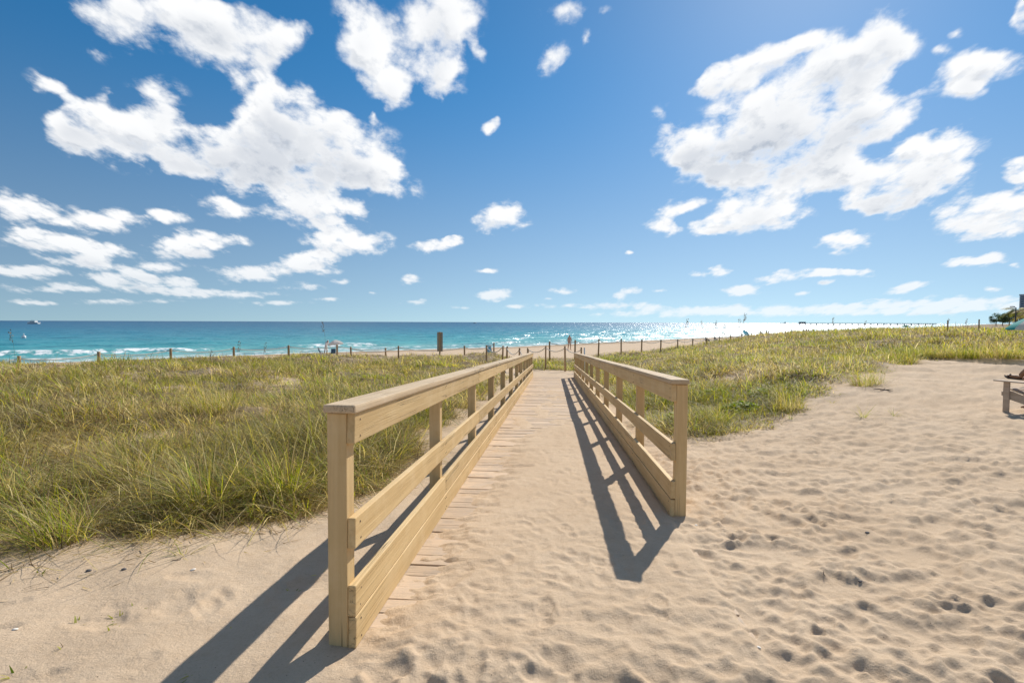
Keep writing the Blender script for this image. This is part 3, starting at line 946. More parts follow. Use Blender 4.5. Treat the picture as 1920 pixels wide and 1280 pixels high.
def meadow(name, label, xsgn, nclump):
    """clumps spread over one side of the walk, closer together near the viewer as the eye resolves them"""
    n = nclump * 5
    lr0, lr1 = math.log(3.0), math.log(78.0)
    r = np.exp(lr0 + (lr1 - lr0) * RNG.random(n) ** 0.92)
    a = np.radians(RNG.uniform(-56, 8, n) if xsgn < 0 else RNG.uniform(-6, 56, n))
    x, y = r * np.sin(a), r * np.cos(a)
    keep = veg(x, y) * (0.24 + 1.0 * sst(fbm(x * 0.7, y * 0.7, 3, 101), -0.50, 0.30))
    mid = (x_left(np.minimum(y, 25)) + x_right(np.minimum(y, 25))) / 2
    ok = (RNG.random(n) < keep) & ((x < mid) if xsgn < 0 else (x >= mid))
    x, y, r = x[ok][:nclump], y[ok][:nclump], r[ok][:nclump]
    print(name, len(x))
    # few big tussocks, many small clumps
    big = RNG.random(len(x)) < 0.16
    size = np.where(big, RNG.uniform(1.3, 2.1, len(x)), RNG.uniform(0.35, 0.95, len(x)))
    huge = RNG.random(len(x)) < 0.022
    big = big | huge
    size = np.where(huge, RNG.uniform(2.0, 3.0, len(x)), size)
    nbl = np.where(huge, 150, np.where(big, 42, 10))
    value = np.clip(RNG.normal(1.0, 0.28, len(x)), 0.42, 1.6) * np.where(huge, 0.82, 1.0)
    ci = np.repeat(np.arange(len(x)), nbl)
    N = len(ci)
    rr = r[ci]
    spread = (0.055 + 0.007 * rr) * size[ci]
    bx = x[ci] + RNG.normal(0, 1, N) * spread
    by = y[ci] + RNG.normal(0, 1, N) * spread
    v = veg(bx, by)
    # keep blades off the deck and rails
    yy = np.minimum(by, 24)
    clear = (bx < x_left(yy) - 0.22) | (bx > x_right(yy) + 0.22) | (by > 24.4)
    m = (v > 0.15) & clear
    bx, by, ci, rr = bx[m], by[m], ci[m], rr[m]
    N = len(bx)
    bz = land(bx, by) - 0.02
    tall = sst(fbm(bx * 0.33, by * 0.33, 3, 111), -0.5, 0.6)
    ch = (np.where(big, 0.95, 0.5) + np.where(huge, 0.75, 0.5) * RNG.random(len(x)))[ci]
    L = (0.20 + 0.25 * tall) * ch * RNG.uniform(0.55, 1.3, N)
    edge_r = sst(by, 22, 27) * sst(bx, 12, 20)
    L = L * (1 + 0.25 * edge_r)
    front = np.where(bx < 0, by - np.interp(bx, GL_X, GL_Y), (by - np.interp(bx, GR_X, GR_Y)))
    L = L * (0.5 + 0.5 * sst(front, -0.1, 1.1))
    L = L * (0.72 + 0.28 * sst(dune_edge(bx) - by, 0, 4))
    out = np.arctan2(by - y[ci], bx - x[ci])
    hd = np.where(RNG.random(N) < 0.26, WIND + RNG.normal(0, 0.7, N), out + RNG.normal(0, 0.5, N))
    lean = np.clip(RNG.normal(0.42, 0.27, N), 0.0, 0.92)
    droop = np.clip(RNG.normal(0.72, 0.36, N), 0.05, 1.4)
    flat = RNG.random(N) < 0.30                            # dead blades lying in the clumps
    lean = np.where(flat, RNG.uniform(0.7, 0.95, N), lean)
    L = np.where(flat, L * 0.8, L)
    # colour: living, straw and dead blades in patches
    g = fbm(bx * 0.22, by * 0.22, 3, 121) + 0.35 * fbm(bx * 1.3, by * 1.3, 2, 131)
    pg = np.clip(0.39 + 0.62 * g, 0.04, 0.92)
    pg = np.clip(pg + RNG.normal(0, 0.34, len(x))[ci], 0.03, 0.97)          # each clump more or less alive
    q = RNG.random(N)
    col = np.where((q < pg)[:, None], pick(GREEN, N), np.where((RNG.random(N) < 0.66)[:, None], pick(STRAW, N), pick(BROWN, N)))
    yel = sst(fbm(bx * 0.16 + 9, by * 0.16, 2, 141), -0.1, 0.5)[:, None]
    col = col * (1 - 0.35 * yel) + np.array([0.30, 0.27, 0.06]) * 0.35 * yel
    col = np.where(flat[:, None], np.where((RNG.random(N) < .55)[:, None], pick(STRAW, N), pick(BROWN, N)), col)
    col = col * RNG.uniform(0.6, 1.4, (N, 1)) * value[ci][:, None]
    wdt = 0.0052 * (0.75 + rr / 9.0) * RNG.uniform(0.6, 1.3, N)
    base = np.stack([bx, by, bz], -1)
    nearm = rr < 9
    parts = [blades(base[nearm], L[nearm] * 1.1, hd[nearm], lean[nearm], droop[nearm], wdt[nearm], col[nearm], (0, .28, .55, .8)),
             blades(base[~nearm], L[~nearm], hd[~nearm], lean[~nearm], droop[~nearm], wdt[~nearm], col[~nearm], (0, .38, .72))]
    V, Lp, S, C = join(parts)
    o = link(name, np_mesh(name, V, Lp, S, M_GRASS, C))
    tag(o, label, 'grass', kind='stuff')
    print(name, 'blades', N)
meadow('dune_grass', 'green and straw coloured dune grass covering the dune beside the sunlit railing', -1, 11500)
meadow('dune_grass', 'green and straw coloured dune grass covering the dune beyond the open trampled sand', +1, 11000)

def tussock(name, loc, nb, Lm, rad, green, label, cat='grass tuft', group=None, lean=0.35, wind=0.5, width=0.0055, parent=None):
    n = nb
    a = RNG.uniform(0, 2 * math.pi, n)
    q = np.sqrt(RNG.random(n)) * rad
    base = np.stack([np.cos(a) * q, np.sin(a) * q, np.full(n, -0.03)], -1)
    L = Lm * RNG.uniform(0.45, 1.15, n)
    hd = np.where(RNG.random(n) < wind, WIND + RNG.normal(0, 0.8, n), a + RNG.normal(0, 0.4, n))
    ln = np.clip(RNG.normal(lean, 0.2, n), 0.02, 0.9)
    dr = np.clip(RNG.normal(0.5, 0.28, n), 0.02, 1.1)
    col = np.where((RNG.random(n) < green)[:, None], pick(GREEN, n), np.where((RNG.random(n) < .7)[:, None], pick(STRAW, n), pick(BROWN, n)))
    col = col * RNG.uniform(.75, 1.25, (n, 1))
    V, Lp, S, C = blades(base, L, hd, ln, dr, width * RNG.uniform(.6, 1.25, n), col, (0, .2, .4, .6, .8))
    o = link(name, np_mesh(name, V, Lp, S, M_GRASS, C))
    o.location = loc
    tag(o, label, cat, group)
    return o
def on_ground(px, py, guess=None):
    """where the sight line of a picture point meets the ground"""
    d = ray(px, py)
    Y = 2.0
    for _ in range(4000):
        z = CAM_Z + d.z * Y
        if z < ground_z(d.x * Y, Y): break
        Y *= 1.002
    return Vector((d.x * Y, Y, ground_z(d.x * Y, Y)))

# ------------------------------------------------------------------ single tufts, sprigs and seedlings
def runners():
    n = 420
    x = np.concatenate([RNG.uniform(-5, -1.0, 250), RNG.uniform(2.0, 16, 170)])
    y = np.where(x < 0, np.interp(x, GL_X, GL_Y), np.interp(x, GR_X, GR_Y)) + RNG.normal(0.05, 0.22, n)
    z = land(x, y) - 0.01
    hd = np.where(RNG.random(n) < .7, math.radians(-105) + RNG.normal(0, .7, n), RNG.uniform(0, 6.28, n))
    L = RNG.uniform(0.16, 0.62, n) * np.where(x < 0, 1, .8)
    col = np.where((RNG.random(n) < .45)[:, None], pick(STRAW, n), np.where((RNG.random(n) < .5)[:, None], pick(BROWN, n), pick(GREEN, n))) * RNG.uniform(.7, 1.2, (n, 1))
    V, Lp, S, C = blades(np.stack([x, y, z], -1), L, hd, RNG.uniform(.55, .93, n), RNG.uniform(.1, .55, n), 0.006 * RNG.uniform(.6, 1.2, n), col, (0, .2, .4, .6, .8))
    V[:, 2] = np.maximum(V[:, 2], land(V[:, 0], V[:, 1]) + 0.006)
    tag(link('grass_runners', np_mesh('grass_runners', V, Lp, S, M_GRASS, C)), 'loose arching blades and runners reaching over the sand edge', 'grass', kind='stuff')
    n = 900                                                   # broken straw on the sand near the edges
    x = np.concatenate([RNG.uniform(-5, -0.9, 520), RNG.uniform(1.6, 14, 380)])
    y = np.where(x < 0, np.interp(x, GL_X, GL_Y), np.interp(x, GR_X, GR_Y)) - np.abs(RNG.normal(0, 0.35, n)) + 0.15
    ok = (x < x_left(y) - .2) | (x > x_right(y) + .2)
    x, y = x[ok], y[ok]; n = len(x)
    z = np.array([ground_z(a, b) for a, b in zip(x, y)]) + 0.006
    V, Lp, S, C = blades(np.stack([x, y, z], -1), RNG.uniform(.03, .14, n), RNG.uniform(0, 6.28, n), np.full(n, .995), np.full(n, .05), 0.005 * RNG.uniform(.6, 1.2, n), np.where((RNG.random(n) < .5)[:, None], pick(STRAW, n), pick(BROWN, n)) * .8, (0, .4, .75))
    V[:, 2] = np.repeat(z, 7) + RNG.uniform(0, .006, len(V))
    tag(link('straw_litter', np_mesh('straw_litter', V, Lp, S, M_GRASS, C)), 'broken bits of dry straw scattered on the sand below the grass', 'straw', kind='stuff')
runners()
for px, py, nb, Lm, rad, gr, lab in (
    (395, 955, 420, 0.74, 0.20, 0.62, 'large arching grass tussock at the sand edge, middle of the front row'),
    (535, 935, 380, 0.72, 0.17, 0.74, 'tall green grass tussock nearest the sunlit railing post'),
    (120, 1010, 320, 0.55, 0.20, 0.55, 'straw and green grass tussock at the sand edge near the picture corner'),
    (255, 900, 420, 0.60, 0.24, 0.30, 'dry straw coloured tussock behind the sand edge'),
    (20, 935, 340, 0.6, 0.24, 0.45, 'drooping tussock at the far left edge of the dune'),
    (402, 775, 520, 0.85, 0.34, 0.35, 'dark shaded tussock around a bare hollow in the dune grass'),
    (545, 700, 420, 0.95, 0.4, 0.5, 'dark rounded tussock below the white beach umbrella'),
    (1345, 795, 380, 0.55, 0.22, 0.55, 'grass tussock at the sand edge beside the end post of the shaded railing'),
    (1475, 768, 380, 0.5, 0.26, 0.35, 'brownish tussock at the tip of the grass facing the open sand'),
    (1625, 722, 360, 0.62, 0.3, 0.55, 'rounded tussock at the bend of the grass edge'),
):
    tussock('grass_tussock', on_ground(px, py), nb, Lm, rad, gr, lab)
for i, (px, nm) in enumerate(zip((1690, 1728, 1764, 1800, 1836, 1872, 1906), ('first', 'second', 'third', 'fourth', 'fifth', 'sixth', 'seventh'))):
    tussock('grass_tussock', on_ground(px, 681 if i == 0 else 671), 380, 0.78, 0.5, 0.55 + .2 * math.sin(i * 2.1), 'dark tussock along the back edge of the open sand, %s from the grass bend' % nm, group='tussocks along the back edge of the sand', width=0.011)
for px, py, nb, Lm, lab in (
    (1618, 782, 26, 0.34, 'wispy grass sprig standing alone on the trampled sand, larger of two'),
    (1675, 778, 14, 0.26, 'thin grass sprig standing alone on the trampled sand, smaller of two'),
    (1483, 785, 18, 0.20, 'low grass sprig just off the tip of the grass'),
    (345, 1040, 22, 0.17, 'small green sprig with a brown foot on the smooth sand'),
    (1560, 755, 12, 0.2, 'faint grass sprig between the grass edge and a dark twig'),
):
    tussock('grass_sprig', on_ground(px, py), nb, Lm, 0.03, 0.8, lab, 'grass sprig', lean=0.4, wind=0.2)
SEEDS = [(145, 1170, .055, 'green seedling furthest from the railing shadow, upper of two'), (122, 1212, .05, 'green seedling casting a thin shadow, below a twin'),
         (225, 1162, .055, 'yellowish seedling in a short row of three'), (207, 1182, .04, 'smallest seedling in a short row of three'),
         (252, 1140, .04, 'uppermost seedling in a short row of three'), (32, 1265, .055, 'seedling at the bottom left corner of the sand'),
         (70, 1078, .05, 'orange brown seedling near the left edge of the sand'), (549, 1108, .05, 'dark seedling inside the railing shadow, upper one'),
         (372, 1255, .06, 'dark seedling inside the railing shadow, lower one'), (442, 1178, .03, 'tiny seedling at the edge of the railing shadow'),
         (290, 1103, .035, 'tiny green seedling on smooth sand by thin shadows'), (603, 1072, .05, 'seedling in the shadow right beside the big post')]
for px, py, h, lab in SEEDS:
    p = on_ground(px, py)
    tussock('seedling', p, 12, h * 1.35, 0.01, 0.95, lab, 'seedling', lean=0.5, wind=0.1, width=0.013)

def vine(px, py, w, n, label):
    """creeping beach plant: a mat of rounded lime leaves on short stalks"""
    c = on_ground(px, py)
    a = RNG.uniform(0, 6.283, n); q = np.sqrt(RNG.random(n)) * w
    x, y = np.cos(a) * q, np.sin(a) * q * 0.8
    z = land(c.x + x, c.y + y) - c.z + 0.03 + 0.16 * RNG.random(n) * (1 - (q / w) ** 2) + 0.03
    Vs, Ls, Ss, Cs = [], [], [], []
    pal = np.array([(0.26, 0.34, 0.05), (0.34, 0.40, 0.06), (0.42, 0.42, 0.07), (0.18, 0.27, 0.05)])
    k_ = 0
    for i in range(n):
        th, ti, az_ = RNG.uniform(0, 6.28), RNG.normal(0, 0.5), RNG.uniform(0, 6.28)
        s_ = RNG.uniform(0.022, 0.045)
        M = Matrix.Rotation(az_, 3, 'Z') @ Matrix.Rotation(ti, 3, 'X')
        ring = [M @ Vector((math.cos(t_) * s_, math.sin(t_) * s_ * 0.8, 0.15 * s_ * math.cos(2 * t_))) for t_ in np.linspace(0, 2 * math.pi, 7)[:-1]]
        for p in ring: Vs.append((x[i] + p.x, y[i] + p.y, z[i] + p.z))
        cc = pal[RNG.integers(0, 4)] * RNG.uniform(.8, 1.2)
        Cs += [cc] * 6
        Ss.append(k_ * 6); Ls += [k_ * 6 + q_ for q_ in range(6)]
        k_ += 1
    o = link('beach_vine', np_mesh('beach_vine', np.array(Vs), np.array(Ls), np.array(Ss), M_GRASS, np.array(Cs)))
    o.location = c
    tag(o, label, 'plant')
vine(1385, 772, 0.42, 420, 'lime green creeping plant at the foot of the grass by the open sand')
vine(1335, 745, 0.38, 380, 'bright yellow green leafy plant behind the end post of the shaded railing')
vine(1262, 795, 0.22, 180, 'small leafy creeper seen beneath the shaded railing')
vine(1420, 745, 0.30, 160, 'sparse yellow green creeper among the grass above the lime plant')

# tall seeding stalks above the grass
def oat(px, py_top, Y, side, label, seeds=26, col=(0.40, 0.31, 0.17)):
    top = at(px, py_top, Y)
    bx, by = top.x - side * 0.10, top.y
    z0 = float(land(np.array([bx]), np.array([by]))[0])
    root = empty('seed_stalk', (bx, by, z0))
    tag(root, label, 'sea oats', 'seed stalks standing above the dune grass')
    H = top.z - z0
    f = lambda t: Vector((side * 0.10 * t ** 2.2, 0, H * t))
    mb = MB(); mb.tube([f(t) for t in np.linspace(-0.02, 1, 9)], [0.0045 - 0.0028 * t for t in np.linspace(0, 1, 9)], 4)
    mb.build('stem', M_STALK, root)
    rg = random.Random(int(px))
    mb = MB()
    for i in range(seeds):
        t = 1.0 - 0.34 * min(1.0, H) / H * rg.random() ** 0.8 * 0.9
        p = f(t) + Vector((rg.uniform(0, 0.055) * side + rg.uniform(-.02, .02), rg.uniform(-.03, .03), rg.uniform(-.03, .01)))
        L = rg.uniform(.022, .036); w = L * 0.36
        a = rg.uniform(0, 3.14)
        dx_, dy_ = math.cos(a) * w, math.sin(a) * w
        mb.poly([p + Vector((0, 0, L / 2)), p + Vector((dx_, dy_, 0)), p + Vector((0, 0, -L)), p + Vector((-dx_, -dy_, 0))])
    mb.build('seed_head', M_SEED, root)
M_STALK = plain('dry_stalk', (0.36, 0.29, 0.15))
M_SEED = plain('oat_seed', (0.34, 0.245, 0.15))
for px, py, Y, sd, lab in (
    (606, 602, 15, -1, 'pale plume of a seed stalk crossing the horizon above the white umbrella'),
    (20, 618, 14, -1, 'thin seed stalk at the left edge against the sea'),
    (396, 656, 16, 1, 'short forked stalk left of the drooping seed head'),
    (448, 638, 15, 1, 'drooping dark seed head against the turquoise water'),
    (497, 642, 17, 1, 'pair of thin stalks between two posts of the rope fence'),
    (1288, 596, 17, 1, 'leftmost tall stalk before the bright water'),
    (1316, 600, 18, -1, 'thin stalk second from the left before the bright water'),
    (1343, 599, 17, 1, 'straight stalk below the smaller ship'),
    (1358, 608, 16, 1, 'leaning seed stalk short of the oval umbrella'),
    (1396, 586, 15, 1, 'tallest dark seed stalk rising above the horizon by the oval umbrella'),
    (1386, 596, 15.4, 1, 'lower twin of the tallest dark seed stalk'),
    (1562, 594, 18, 1, 'stalk crossing the pier beside its first piles'),
    (1622, 600, 19, 1, 'stalk crossing the pier near its middle'),
    (1484, 606, 17, -1, 'low dark stalk just before the pier end'),
    (1778, 596, 20, 1, 'stalk by the dark bent post near the shore end of the pier'),
    (1812, 596, 21, 1, 'pale stalk closest to the far trees'),
):
    oat(px, py, Y, sd, lab)

# debris on the sand
M_TWIG = plain('twig_bark', (0.06, 0.045, 0.035), 0.9, 0.3, 30)
def twig(px, py, L, ang, label):
    p = on_ground(px, py)
    mb = MB()
    d = Vector((math.cos(ang), math.sin(ang), 0))
    n_ = Vector((-d.y, d.x, 0))
    mb.tube([p * 0 + d * (t - .5) * L + n_ * 0.05 * L * math.sin(5 * t) + Vector((0, 0, 0.03 * L + 0.02 * L * math.sin(7 * t))) for t in np.linspace(0, 1, 7)], [q_ * min(1.0, L / 0.3) for q_ in (0.004, .008, .011, .010, .009, .007, .003)], 6)
    mb.tube([d * 0.05 * L + Vector((0, 0, .03 * L)), d * 0.2 * L + n_ * 0.10 * L + Vector((0, 0, .07 * L)), d * 0.3 * L + n_ * .15 * L + Vector((0, 0, .07 * L))], [q_ * min(1.0, L / 0.3) for q_ in (.006, .005, .002)], 5)
    o = mb.build('twig', M_TWIG, None, True)
    o.location = p
    tag(o, label, 'twig')
twig(1655, 731, 0.42, 0.1, 'dark driftwood twig lying on sand near the bend of the grass')
twig(1662, 734, 0.22, -0.6, 'shorter dark twig lying beside the longer one')
twig(1545, 1076, 0.07, 1.2, 'tiny dark twig in the middle of the footprints')
twig(330, 1050, 0.06, 0.5, 'short dark stick on smooth sand by the small sprig')
M_SHELL = plain('shell_white', (0.75, 0.70, 0.62), 0.5)
def shell(px, py, r_, label):
    p = on_ground(px, py)
    bm = bmesh.new()
    bmesh.ops.create_uvsphere(bm, u_segments=12, v_segments=6, radius=r_)
    for v in bm.verts:
        v.co.z = max(v.co.z, -r_ * .2) * (0.55 + 0.06 * math.cos(9 * math.atan2(v.co.y, v.co.x)))
        v.co.x *= 1.25 - 0.25 * (v.co.y / r_)
    mb = MB(); mb.bm.free(); mb.bm = bm
    o = mb.build('seashell', M_SHELL, None, True)
    o.location = p; o.rotation_euler = (0.2, 0.1, px)
    tag(o, label, 'shell')
shell(362, 1068, 0.014, 'small white shell on the smooth sand below the grass')
shell(28, 1180, 0.012, 'pale shell fragment near the left edge of the sand')
shell(1422, 1214, 0.01, 'white shell chip among deep footprints at the bottom')
shell(1305, 985, 0.012, 'white shell chip beside the foot of the shaded railing')
M_PEB = plain('dark_pebble', (0.14, 0.13, 0.125), 0.7)
def pebble(px, py, r_, label):
    p = on_ground(px, py)
    bm = bmesh.new()
    bmesh.ops.create_icosphere(bm, subdivisions=2, radius=r_)
    for v in bm.verts: v.co = Vector((v.co.x * 1.3, v.co.y, v.co.z * 0.7)) * (1 + 0.1 * math.sin(v.co.x / r_ * 2.3 + px))
    mb = MB(); mb.bm.free(); mb.bm = bm
    o = mb.build('pebble', M_PEB, None, True)
    o.location = p + Vector((0, 0, r_ * .2))
    tag(o, label, 'pebble')
pebble(1613, 1090, 0.009, 'grey blue pebble among the footprints right of the tiny twig')
pebble(167, 1070, 0.013, 'dark pebble on the smooth sand under the grass, left one')
pebble(232, 1068, 0.012, 'dark pebble on the smooth sand under the grass, right one')
pebble(1626, 1000, 0.012, 'dark round pebble alone in the middle of the open sand')

# ------------------------------------------------------------------ rope fences
M_ROPE = plain('white_rope', (0.72, 0.68, 0.60), 0.85, 0.1, 40)
def post_mesh(h, r_):
    mb = MB()
    mb.tube([(0, 0, -0.4), (0, 0, h - 0.012), (0, 0, h)], [r_, r_ * 0.97, r_ * 0.8], 10)
    me = bpy.data.meshes.new('post'); mb.bm.to_mesh(me); mb.bm.free()
    me.polygons.foreach_set('use_smooth', np.ones(len(me.polygons), dtype=bool))
    me.materials.append(M_FPOST)
    return me
def rope_fence(label, pts, roped, sag=0.16, r_=0.062):
    """pts: (px of the post, py of its top, depth)"""
    tops = [at(px, py, Y) for px, py, Y in pts]
    base0 = tops[0]
    root = empty('rope_fence', (base0.x, base0.y, float(land(np.array([base0.x]), np.array([base0.y]))[0])))
    tag(root, label, 'fence')
    rg = random.Random(len(pts))
    for tp in tops:
        z0 = float(land(np.array([tp.x]), np.array([tp.y]))[0])
        o = link('post', post_mesh(max(0.35, tp.z - z0), r_ * rg.uniform(.9, 1.1)), root)
        o.location = Vector((tp.x, tp.y, z0)) - root.location
        o.rotation_euler = (rg.uniform(-.03, .03), rg.uniform(-.03, .03), rg.uniform(0, 6))
    for a, b in roped:
        A, B = tops[a] - Vector((0, 0, .10)), tops[b] - Vector((0, 0, .10))
        mb = MB()
        mb.tube([A.lerp(B, t) - Vector((0, 0, sag * 4 * t * (1 - t))) - root.location for t in np.linspace(0, 1, 11)], 0.014 + 0.0003 * A.y, 6)
        mb.build('rope', M_ROPE, root, True)
LF = [(-130, 682, 16.8), (35, 667, 19), (185, 659, 21.5), (320, 653, 24), (438, 650, 26.5), (541, 647, 29), (632, 646, 31.5), (723, 652, 34)]
rope_fence('rope fence of brown posts along the crest of the larger grass field', LF, [(i, i + 1) for i in range(7)], 0.12)
rope_fence('rope fence of brown posts either side of the grey sign', [(658, 650, 30), (747, 648, 32), (871, 648, 34.5), (926, 642, 36)], [(0, 1), (1, 2), (2, 3)], 0.25, 0.055)
rope_fence('rope fence leading off beside the end of the sunlit railing', [(912, 647, 31), (942, 648, 29.5), (950, 649, 28.6), (974, 652, 26.5), (990, 654, 25.6)], [(0, 1), (2, 3), (3, 4)], 0.3, 0.05)
rope_fence('rope fence closing the path behind the far end of the boardwalk', [(990, 652, 30.5), (1023, 648, 29), (1060, 648.5, 27.6), (1090, 651, 26.5)], [(0, 1), (1, 2), (2, 3)], 0.22, 0.048)
RF = [(1031, 640, 35.5)] + [(x, y, Y) for x, y, Y in zip([1078, 1122, 1165, 1203, 1239, 1271, 1299, 1325, 1349, 1370, 1391, 1409, 1426, 1441],
      [637, 635.5, 635, 636, 636.5, 635.5, 634.5, 632.5, 630.5, 627.5, 625, 625, 623, 622],
      [36.5, 37.8, 39.2, 40.7, 42.4, 44.2, 46, 47.8, 49.6, 51.4, 53.2, 55, 57, 59])]
rope_fence('rope fence of thin posts along the beach beyond the shaded railing', RF, [(i, i + 1) for i in range(14)], 0.2, 0.055)
# leaning dark posts towards the far trees
rope_fence('two lone dark posts in the grass near the far trees', [(1777, 600, 38), (1836, 598.5, 40)], [], 0.1, 0.045)

# white pipe marker by the path
mk = at(1091.5, 653, 26.3)
mb = MB(); mb.tube([(0, 0, -0.3), (0, 0, 0.95)], 0.035, 10); mb.tube([(0, 0, 0.95), (0, 0, 0.99)], [0.045, 0.03], 10)
o = mb.build('marker_pipe', plain('white_pvc', (0.72, 0.74, 0.72), 0.4), None, True)
o.location = (mk.x + 0.12, mk.y, mk.z - 0.95)
tag(o, 'pale plastic marker pipe by the last post of the path fence', 'pipe')

# back of a beach sign
sg = at(824.6, 622, 32.5)
z0 = float(land(np.array([sg.x]), np.array([sg.y]))[0])
sign = empty('sign_board', (sg.x, sg.y, z0))
tag(sign, 'back of a tall narrow grey sign on a dark post above the dune grass', 'sign')
H = sg.z - z0
mb = MB(); mb.box(-0.18, 0.18, 0.05, 0.075, H - 1.25, H - 0.02, 0.004); mb.build('panel', M_SIGN, sign)
mb = MB(); mb.box(-0.045, 0.045, -0.045, 0.045, -0.4, H, 0.006); mb.build('post', M_FPOST, sign)
for zz in (H - 0.2, H - 1.0):
    mb = MB(); mb.box(-0.16, 0.16, 0.047, 0.052, zz, zz + 0.04); mb.build('bracket', plain('bracket_metal', (0.3, 0.3, 0.3), 0.5, metal=0.6), sign)

# ------------------------------------------------------------------ people: one continuous skinned body each
def body_material(name, skin, top, legs, hair, z_leg, z_top, z_neck, z_hair):
    m, t, b, o = material(name)
    z = t.sep(t.new('ShaderNodeTexCoord').outputs['Object'])[2]
    n = t.math('MULTIPLY', t.math('SUBTRACT', t.noise(None, 9.0, 3.0), 0.5), 0.03)
    zz = t.math('ADD', z, n)
    c = t.mix(t.math('GREATER_THAN', zz, z_leg), skin + (1,), legs + (1,))
    c = t.mix(t.math('GREATER_THAN', zz, z_top), c, top + (1,))
    c = t.mix(t.math('GREATER_THAN', zz, z_neck), c, skin + (1,))
    c = t.mix(t.math('GREATER_THAN', zz, z_hair), c, hair + (1,))
    t.l.new(c, b.inputs['Base Color'])
    b.inputs['Roughness'].default_value = 0.7
    return m
def skinned(name, joints, bones, mat, parent=None, sub=1):
    me = bpy.data.meshes.new(name)
    keys = list(joints)
    me.from_pydata([joints[k_][:3] for k_ in keys], [(keys.index(a), keys.index(b)) for a, b in bones], [])
    o = link(name, me, parent)
    md = o.modifiers.new('skin', 'SKIN')
    md.use_smooth_shade = True
    sv = me.skin_vertices[0].data if me.skin_vertices else None
    if sv is None:
        bpy.context.view_layer.objects.active = o
        o.select_set(True)
        bpy.ops.mesh.customdata_skin_add()
        sv = me.skin_vertices[0].data
    for i, k_ in enumerate(keys):
        r_ = joints[k_][3]
        sv[i].radius = (r_, r_) if not hasattr(r_, '__len__') else r_
        sv[i].use_root = (i == 0)
    if sub:
        ms = o.modifiers.new('sub', 'SUBSURF'); ms.levels = sub; ms.render_levels = sub
    me.materials.append(mat)
    # freeze the surface so that copies are plain meshes
    dg = bpy.context.evaluated_depsgraph_get()
    me2 = bpy.data.meshes.new_from_object(o.evaluated_get(dg))
    o.modifiers.clear()
    o.data = me2
    me2.name = name
    return o
STAND = {'pelvis': (0, 0, .95, .14), 'waist': (0, 0, 1.10, .13), 'chest': (0, 0, 1.32, (.17, .12)), 'neck': (0, 0, 1.48, .055), 'jaw': (0, -.02, 1.56, .075), 'crown': (0, 0, 1.68, .085),
         'sl': (.17, 0, 1.41, .06), 'el': (.26, -.02, 1.14, .045), 'wl': (.25, -.12, .92, .03), 'hl': (.24, -.15, .82, .035),
         'sr': (-.17, 0, 1.41, .06), 'er': (-.27, .02, 1.14, .045), 'wr': (-.27, -.07, .9, .03), 'hr': (-.26, -.09, .8, .035),
         'hipl': (.10, 0, .88, .095), 'kl': (.12, -.06, .48, .06), 'al': (.12, 0, .08, .042), 'fl': (.14, -.17, .035, .035),
         'hipr': (-.10, 0, .88, .095), 'kr': (-.12, .04, .48, .06), 'ar': (-.13, .12, .08, .042), 'fr': (-.15, -.04, .035, .035)}
BONES = [('pelvis', 'waist'), ('waist', 'chest'), ('chest', 'neck'), ('neck', 'jaw'), ('jaw', 'crown'), ('chest', 'sl'), ('sl', 'el'), ('el', 'wl'), ('wl', 'hl'),
         ('chest', 'sr'), ('sr', 'er'), ('er', 'wr'), ('wr', 'hr'), ('pelvis', 'hipl'), ('hipl', 'kl'), ('kl', 'al'), ('al', 'fl'), ('pelvis', 'hipr'), ('hipr', 'kr'), ('kr', 'ar'), ('ar', 'fr')]
SIT = dict(STAND)
SIT.update({'pelvis': (0, 0, .14, .15), 'waist': (0, .05, .30, .14), 'chest': (0, .10, .52, (.17, .13)), 'neck': (0, .10, .68, .055), 'jaw': (0, .07, .76, .075), 'crown': (0, .09, .88, .085),
            'sl': (.17, .1, .60, .06), 'el': (.25, -.08, .44, .045), 'wl': (.2, -.28, .42, .03), 'hl': (.17, -.36, .42, .035),
            'sr': (-.17, .1, .60, .06), 'er': (-.25, -.08, .44, .045), 'wr': (-.2, -.28, .42, .03), 'hr': (-.17, -.36, .42, .035),
            'hipl': (.10, -.05, .14, .10), 'kl': (.13, -.42, .42, .065), 'al': (.13, -.62, .08, .045), 'fl': (.14, -.78, .04, .035),
            'hipr': (-.10, -.05, .14, .10), 'kr': (-.13, -.42, .40, .065), 'ar': (-.14, -.66, .08, .045), 'fr': (-.15, -.82, .04, .035)})
SKIN_T = (0.42, 0.25, 0.16)
SHORTS = {'stand': dict(z_leg=.58, z_top=.99, z_neck=1.455, z_hair=1.62), 'sit': dict(z_leg=.05, z_top=.24, z_neck=.66, z_hair=.83)}
def land_at(x, y): return float(land(np.array([x]), np.array([y]))[0])
def beach_person(px, Y, pose, rz, label, skin, top, legs, hair, group=None, dz=0.0):
    d = ray(px, 620)
    x = d.x * Y
    o = skinned('person', STAND if pose == 'stand' else SIT, BONES, body_material('person', skin, top, legs, hair, **SHORTS[pose]))
    o.location = (x, Y, land_at(x, Y) + dz)
    o.rotation_euler = (0, 0, rz)
    tag(o, label, 'person', group)
    return o
